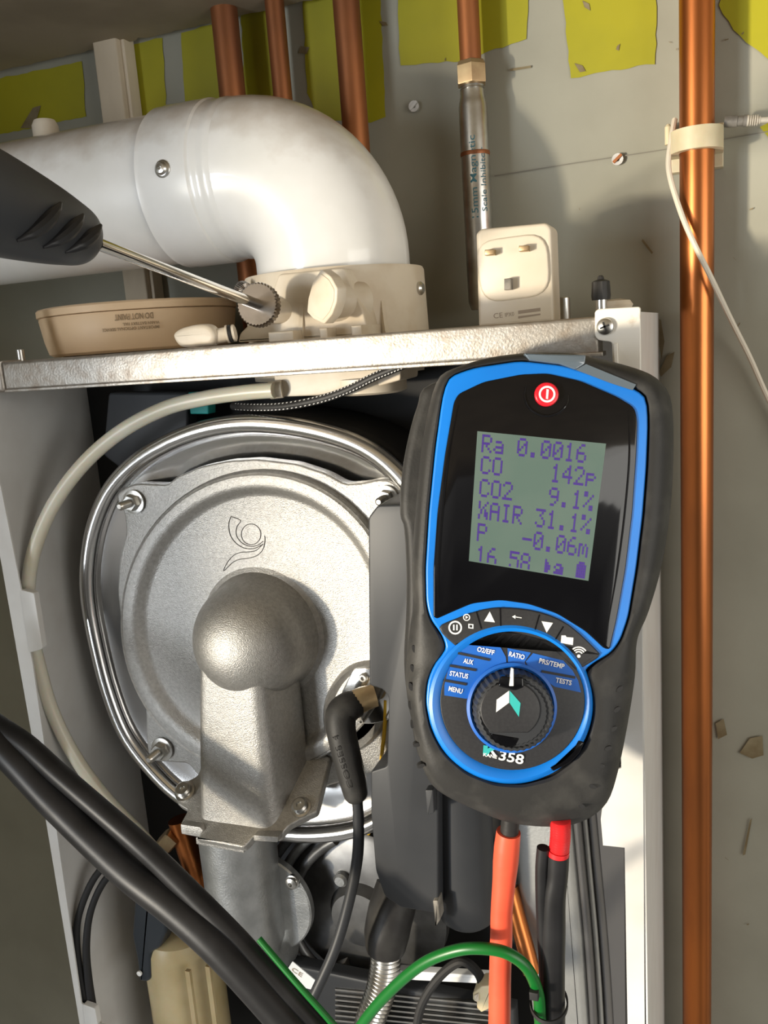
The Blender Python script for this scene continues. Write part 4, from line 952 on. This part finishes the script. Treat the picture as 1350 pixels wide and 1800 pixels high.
mb.text('358', g, (876, 1335), (919, 1343.5), 17, -.0006, .0001, bold=.02); build('model_number', mb, 'print_white', dial, recalc=False); mb = MB(); mb.text('KANE', g, (849, 1328.5), (873, 1333.5), 5.5, -.0006, .0001, bold=.03)
fl4 = lambda pts: mb.prism(g, g.px(pts, -.0006), -.0006, -.0003)
fl4([(862, 1320), (866, 1319), (874, 1329.5), (867, 1328.5)])
build('maker_mark', mb, 'print_white', dial, recalc=False)
mb = MB(); fl4 = lambda pts: mb.prism(g, g.px(pts, -.00065), -.00065, -.0003)
fl4([(850, 1310), (858, 1311), (857, 1316), (866, 1312), (873, 1316), (861, 1322), (858, 1328), (849, 1326)]); build('teal_mark', mb, 'print_teal', dial)
# knob
kc = g.px([(899, 1243)])[0]; ko = g.pt(kc.x, kc.y, 0); k = SA
mb = MB(); mb.lathe([(79*k, -.0004), (79*k, .0016), (74*k, .0022), (70*k, .0010)], ko, -FWD, 80, False, False); build('knob_collar', mb, 'label_blue', ga)
mb = MB(); mb.lathe([(70*k, -.0005), (70*k, .004), (67*k, .0105), (64*k, .0115), (61*k, .0118), (59*k, .0108), (56*k, .0108), (54*k, .0114)], ko, -FWD, 76, True, True, tooth=-.03); kn = build('knob', mb, 'black_plastic', ga, sharp=25)
nk = -.0120
capo = [V(p) for p in circ(897, 1248, 53, 50, 60)]
capo = [p for p in capo if p.y < 1289]
mb = MB(); mb.prism(g, g.px(capo, nk), nk, -.010, .0006); kcap = build('knob_cap', mb, 'dial_black', kn)
mb = MB(); mb.prism(g, rnd(g.px([(880, 1188), (920, 1190), (921, 1208), (905, 1214), (875, 1206)], nk), .0012), nk-.0008, -.009, .0008); mb.prism(g, rnd(g.px([(862, 1288), (916, 1297), (908, 1312), (890, 1317), (868, 1308)], nk), .001), nk+.0005, -.002, .0008)
build('pointer_block', mb, 'gloss_black', kn)
mb = MB(); mb.prism(g, rnd(g.px([(899, 1174), (903, 1175), (903, 1206), (895, 1206)], -.013), .0004), -.0133, -.0115, .0003)
mb.prism(g, g.px([(895, 1214), (895, 1235), (872, 1252), (873, 1230)], nk-.0001), nk-.0002, nk+.0003); build('pointer', mb, 'print_white', kn)
mb = MB(); mb.prism(g, g.px([(896, 1214), (915, 1236), (912, 1260), (896, 1236)], nk-.0001), nk-.0002, nk+.0003); build('teal_arrow', mb, 'print_teal', kn)
# dark window in the ring, boot perforations, tape at the top
q = [(1016, 1300), (1026, 1304), (1018, 1322), (1000, 1340), (972, 1354), (966, 1348), (990, 1334), (1006, 1318)]
mb = MB(); mb.prism(g, rnd(g.px(q), .0005), -.0016, .002, .0005); build('ring_window', mb, 'gloss_black', ga)
for x, y, a in ((728, 1141, 1.2), (725, 1175, 1.2), (722, 1207, 1.3), (721, 1240, 1.4), (725, 1273, 1.6), (733, 1309, 2.9), (740, 1346, 2.8), (1089, 1211, 2.4), (1084, 1247, 2.5), (1078, 1281, 2.6), (1069, 1315, 2.8), (1056, 1346, 3.1), (1041, 1382, 3.6), (1022, 1416, 3.7)):
    # sit each hole on the boot's rolled edge
    best = min(range(len(bo2)), key=lambda i: abs(math.atan2(bo2[i].y-pc[1], bo2[i].x-pc[0])-math.atan2(y-pc[1], x-pc[0])))
    A, B = bo2[best], bl2[best]; t = max(0, min(1, ((V((x, y))-A).length)/max((B-A).length, 1)))
    tab = ((0, .011), (.10, .0065), (.28, .0028), (.5, .0010), (.75, .0004)); nn = .0004
    for (t0, v0), (t1, v1) in zip(tab, tab[1:]):
        if t0 <= t <= t1: nn = v0+(v1-v0)*(t-t0)/(t1-t0)
    q = [V((x+7*math.cos(s_)*math.cos(a)-3.6*math.sin(s_)*math.sin(a), y+7*math.cos(s_)*math.sin(a)+3.6*math.sin(s_)*math.cos(a))) for s_ in [i*math.pi/8 for i in range(16)]]
    mb = MB(); mb.prism(g, g.px(q, nn), nn-.0006, nn+.004); build('grip_hole', mb, 'black_matte', boot)
q = [(921, 621), (1030, 624), (1028, 640), (1012, 650), (985, 640), (930, 633)]
mb = MB(); mb.prism(g, rnd(g.px(q), .0008), -.0004, .012, .0006); build('top_clip', mb, 'clear_tape', ga)
q = [(1012, 650), (1030, 640), (1118, 676), (1112, 686), (1075, 674)]
mb = MB(); mb.prism(g, g.px(q), -.0001, .004); build('tape_strip', mb, 'clear_tape', ga)

# ================================================================== HOSES IN FRONT
def hpath(q, k_=8): return crv([P(*p) for p in q], k_)
Ya = .362
rt = thing('red_tube', 'orange red silicone tube hanging from the bottom of the analyser', 'tube', P(880, 1800, Ya))
k = mpp(890, 1500, Ya)
mb = MB(); mb.tube([P(898, 1435, Ya), P(894, 1475, Ya)], 16*k, 18); build('black_spigot', mb, 'black_rubber', rt)
mb = MB(); mb.tube(hpath(((894, 1462, Ya), (891, 1490, Ya), (889, 1515, Ya), (886, 1550, Ya), (882, 1600, Ya), (881, 1650, Ya), (879, 1720, Ya), (878, 1800, Ya), (877, 1860, Ya))), [21*k, 22.5*k, 22.5*k, 20.5*k, 19.5*k, 20*k, 20*k, 20.5*k, 20*k], 26); build('tube_wall', mb, 'red_silicone', rt)
ch = thing('twin_hose', 'black twin hose under the analyser with a ribbed red strain relief', 'hose', P(970, 1800, Ya))
pts = hpath(((985, 1440, Ya), (985, 1470, Ya), (982, 1500, Ya)), 16); mb = MB()
mb.tube(pts, [(17.5 if i % 2 else 15.5)*k for i in range(len(pts))], 22); build('strain_relief', mb, 'red_plastic', ch, sharp=60)
mb = MB(); mb.tube([P(982, 1494, Ya), P(981, 1504, Ya)], 18.5*k, 22); build('red_collar', mb, 'red_plastic', ch)
mb = MB(); mb.tube(hpath(((981, 1502, Ya), (979, 1540, Ya), (973, 1580, Ya), (971, 1640, Ya), (970, 1720, Ya), (972, 1800, Ya), (973, 1870, Ya))), [19*k, 19*k, 21*k, 23*k, 23*k, 22*k, 22*k], 22); build('outer_hose', mb, 'black_hose', ch)
mb = MB(); mb.tube(hpath(((955, 1490, Ya-.002), (952, 1530, Ya-.002), (953, 1600, Ya-.002), (957, 1680, Ya-.002), (960, 1760, Ya-.002), (962, 1870, Ya-.002))), 11*k, 18); build('inner_hose', mb, 'black_hose', ch)
Yg = .346
mb = MB(); mb.tube(hpath(((600, 1862, .36), (640, 1795, .356), (690, 1738, .351), (745, 1693, .347), (800, 1671, .345), (845, 1667, .345), (890, 1675, .347), (925, 1700, .350), (944, 1740, .353), (949, 1780, .354), (950, 1862, .354))), 10.5*mpp(840, 1668, Yg), 18)
single('green_tube', mb, 'green_pvc', 'bright green plastic tube arching across the red tube', 'tube')
ti = thing('cable_tie', 'black cable tie strapping the green tube to the black twin hose', 'cable tie', P(960, 1760, .35))
mb = MB(); k2 = mpp(960, 1760, .35)
c = P(965, 1762, .3605); aU = (P(965, 1700, .36)-P(965, 1800, .36)).normalized(); aX = V((1, 0, -.10)).normalized()
lp_ = [c+aX*(31*k2*math.cos(t))+V((0, -1, 0))*(.0125*math.sin(t)) for t in [2*math.pi*i/40 for i in range(40)]]
mb.loft([[p+aU*s_*.0011+ (p-c).normalized()*o2 for s_, o2 in ((-1, 0), (1, 0), (1, .0008), (-1, .0008))] for p in lp_+[lp_[0]]], False, False); build('band', mb, 'black_matte', ti)
a = P(940, 1749, .349); mb = MB(); mb.box(a-V((.0024, .0015, .0022)), a+V((.0018, .0025, .0022)), .0004); build('lock_head', mb, 'black_matte', ti)
# thick twin hose crossing the lower left
Yh = .375
th = thing('probe_hose', 'thick black twin rubber hose crossing diagonally at the lower left', 'hose', P(480, 1800, Yh))
mb = MB(); mb.tube(hpath(((-120, 1190, .395), (-15, 1268, .39), (44, 1308, .387), (100, 1358, .384), (165, 1414, .381), (239, 1478, .378), (300, 1535, .377), (407, 1642, .374), (464, 1705, .372), (562, 1814, .37), (640, 1900, .37))), 20*mpp(250, 1450, .38), 22); build('thin_hose', mb, 'black_hose', th)
mb = MB(); mb.tube(hpath(((-110, 1212, .39), (-40, 1272, .386), (20, 1328, .383), (87, 1400, .380), (120, 1433, .378), (179, 1490, .376), (234, 1540, .374), (310, 1599, .371), (388, 1669, .368), (483, 1772, .366), (540, 1840, .364), (590, 1900, .364))), 30*mpp(250, 1550, .372), 26); build('thick_hose', mb, 'black_hose', th)
mb = MB(); mb.tube(hpath(((455, 1650, .375), (492, 1694, .373), (532, 1740, .371), (585, 1800, .37), (660, 1890, .37))), 6*mpp(540, 1740, .37), 12)
single('green_wire', mb, 'green_pvc', 'dark green strand running along the upper edge of the black hose', 'wire')
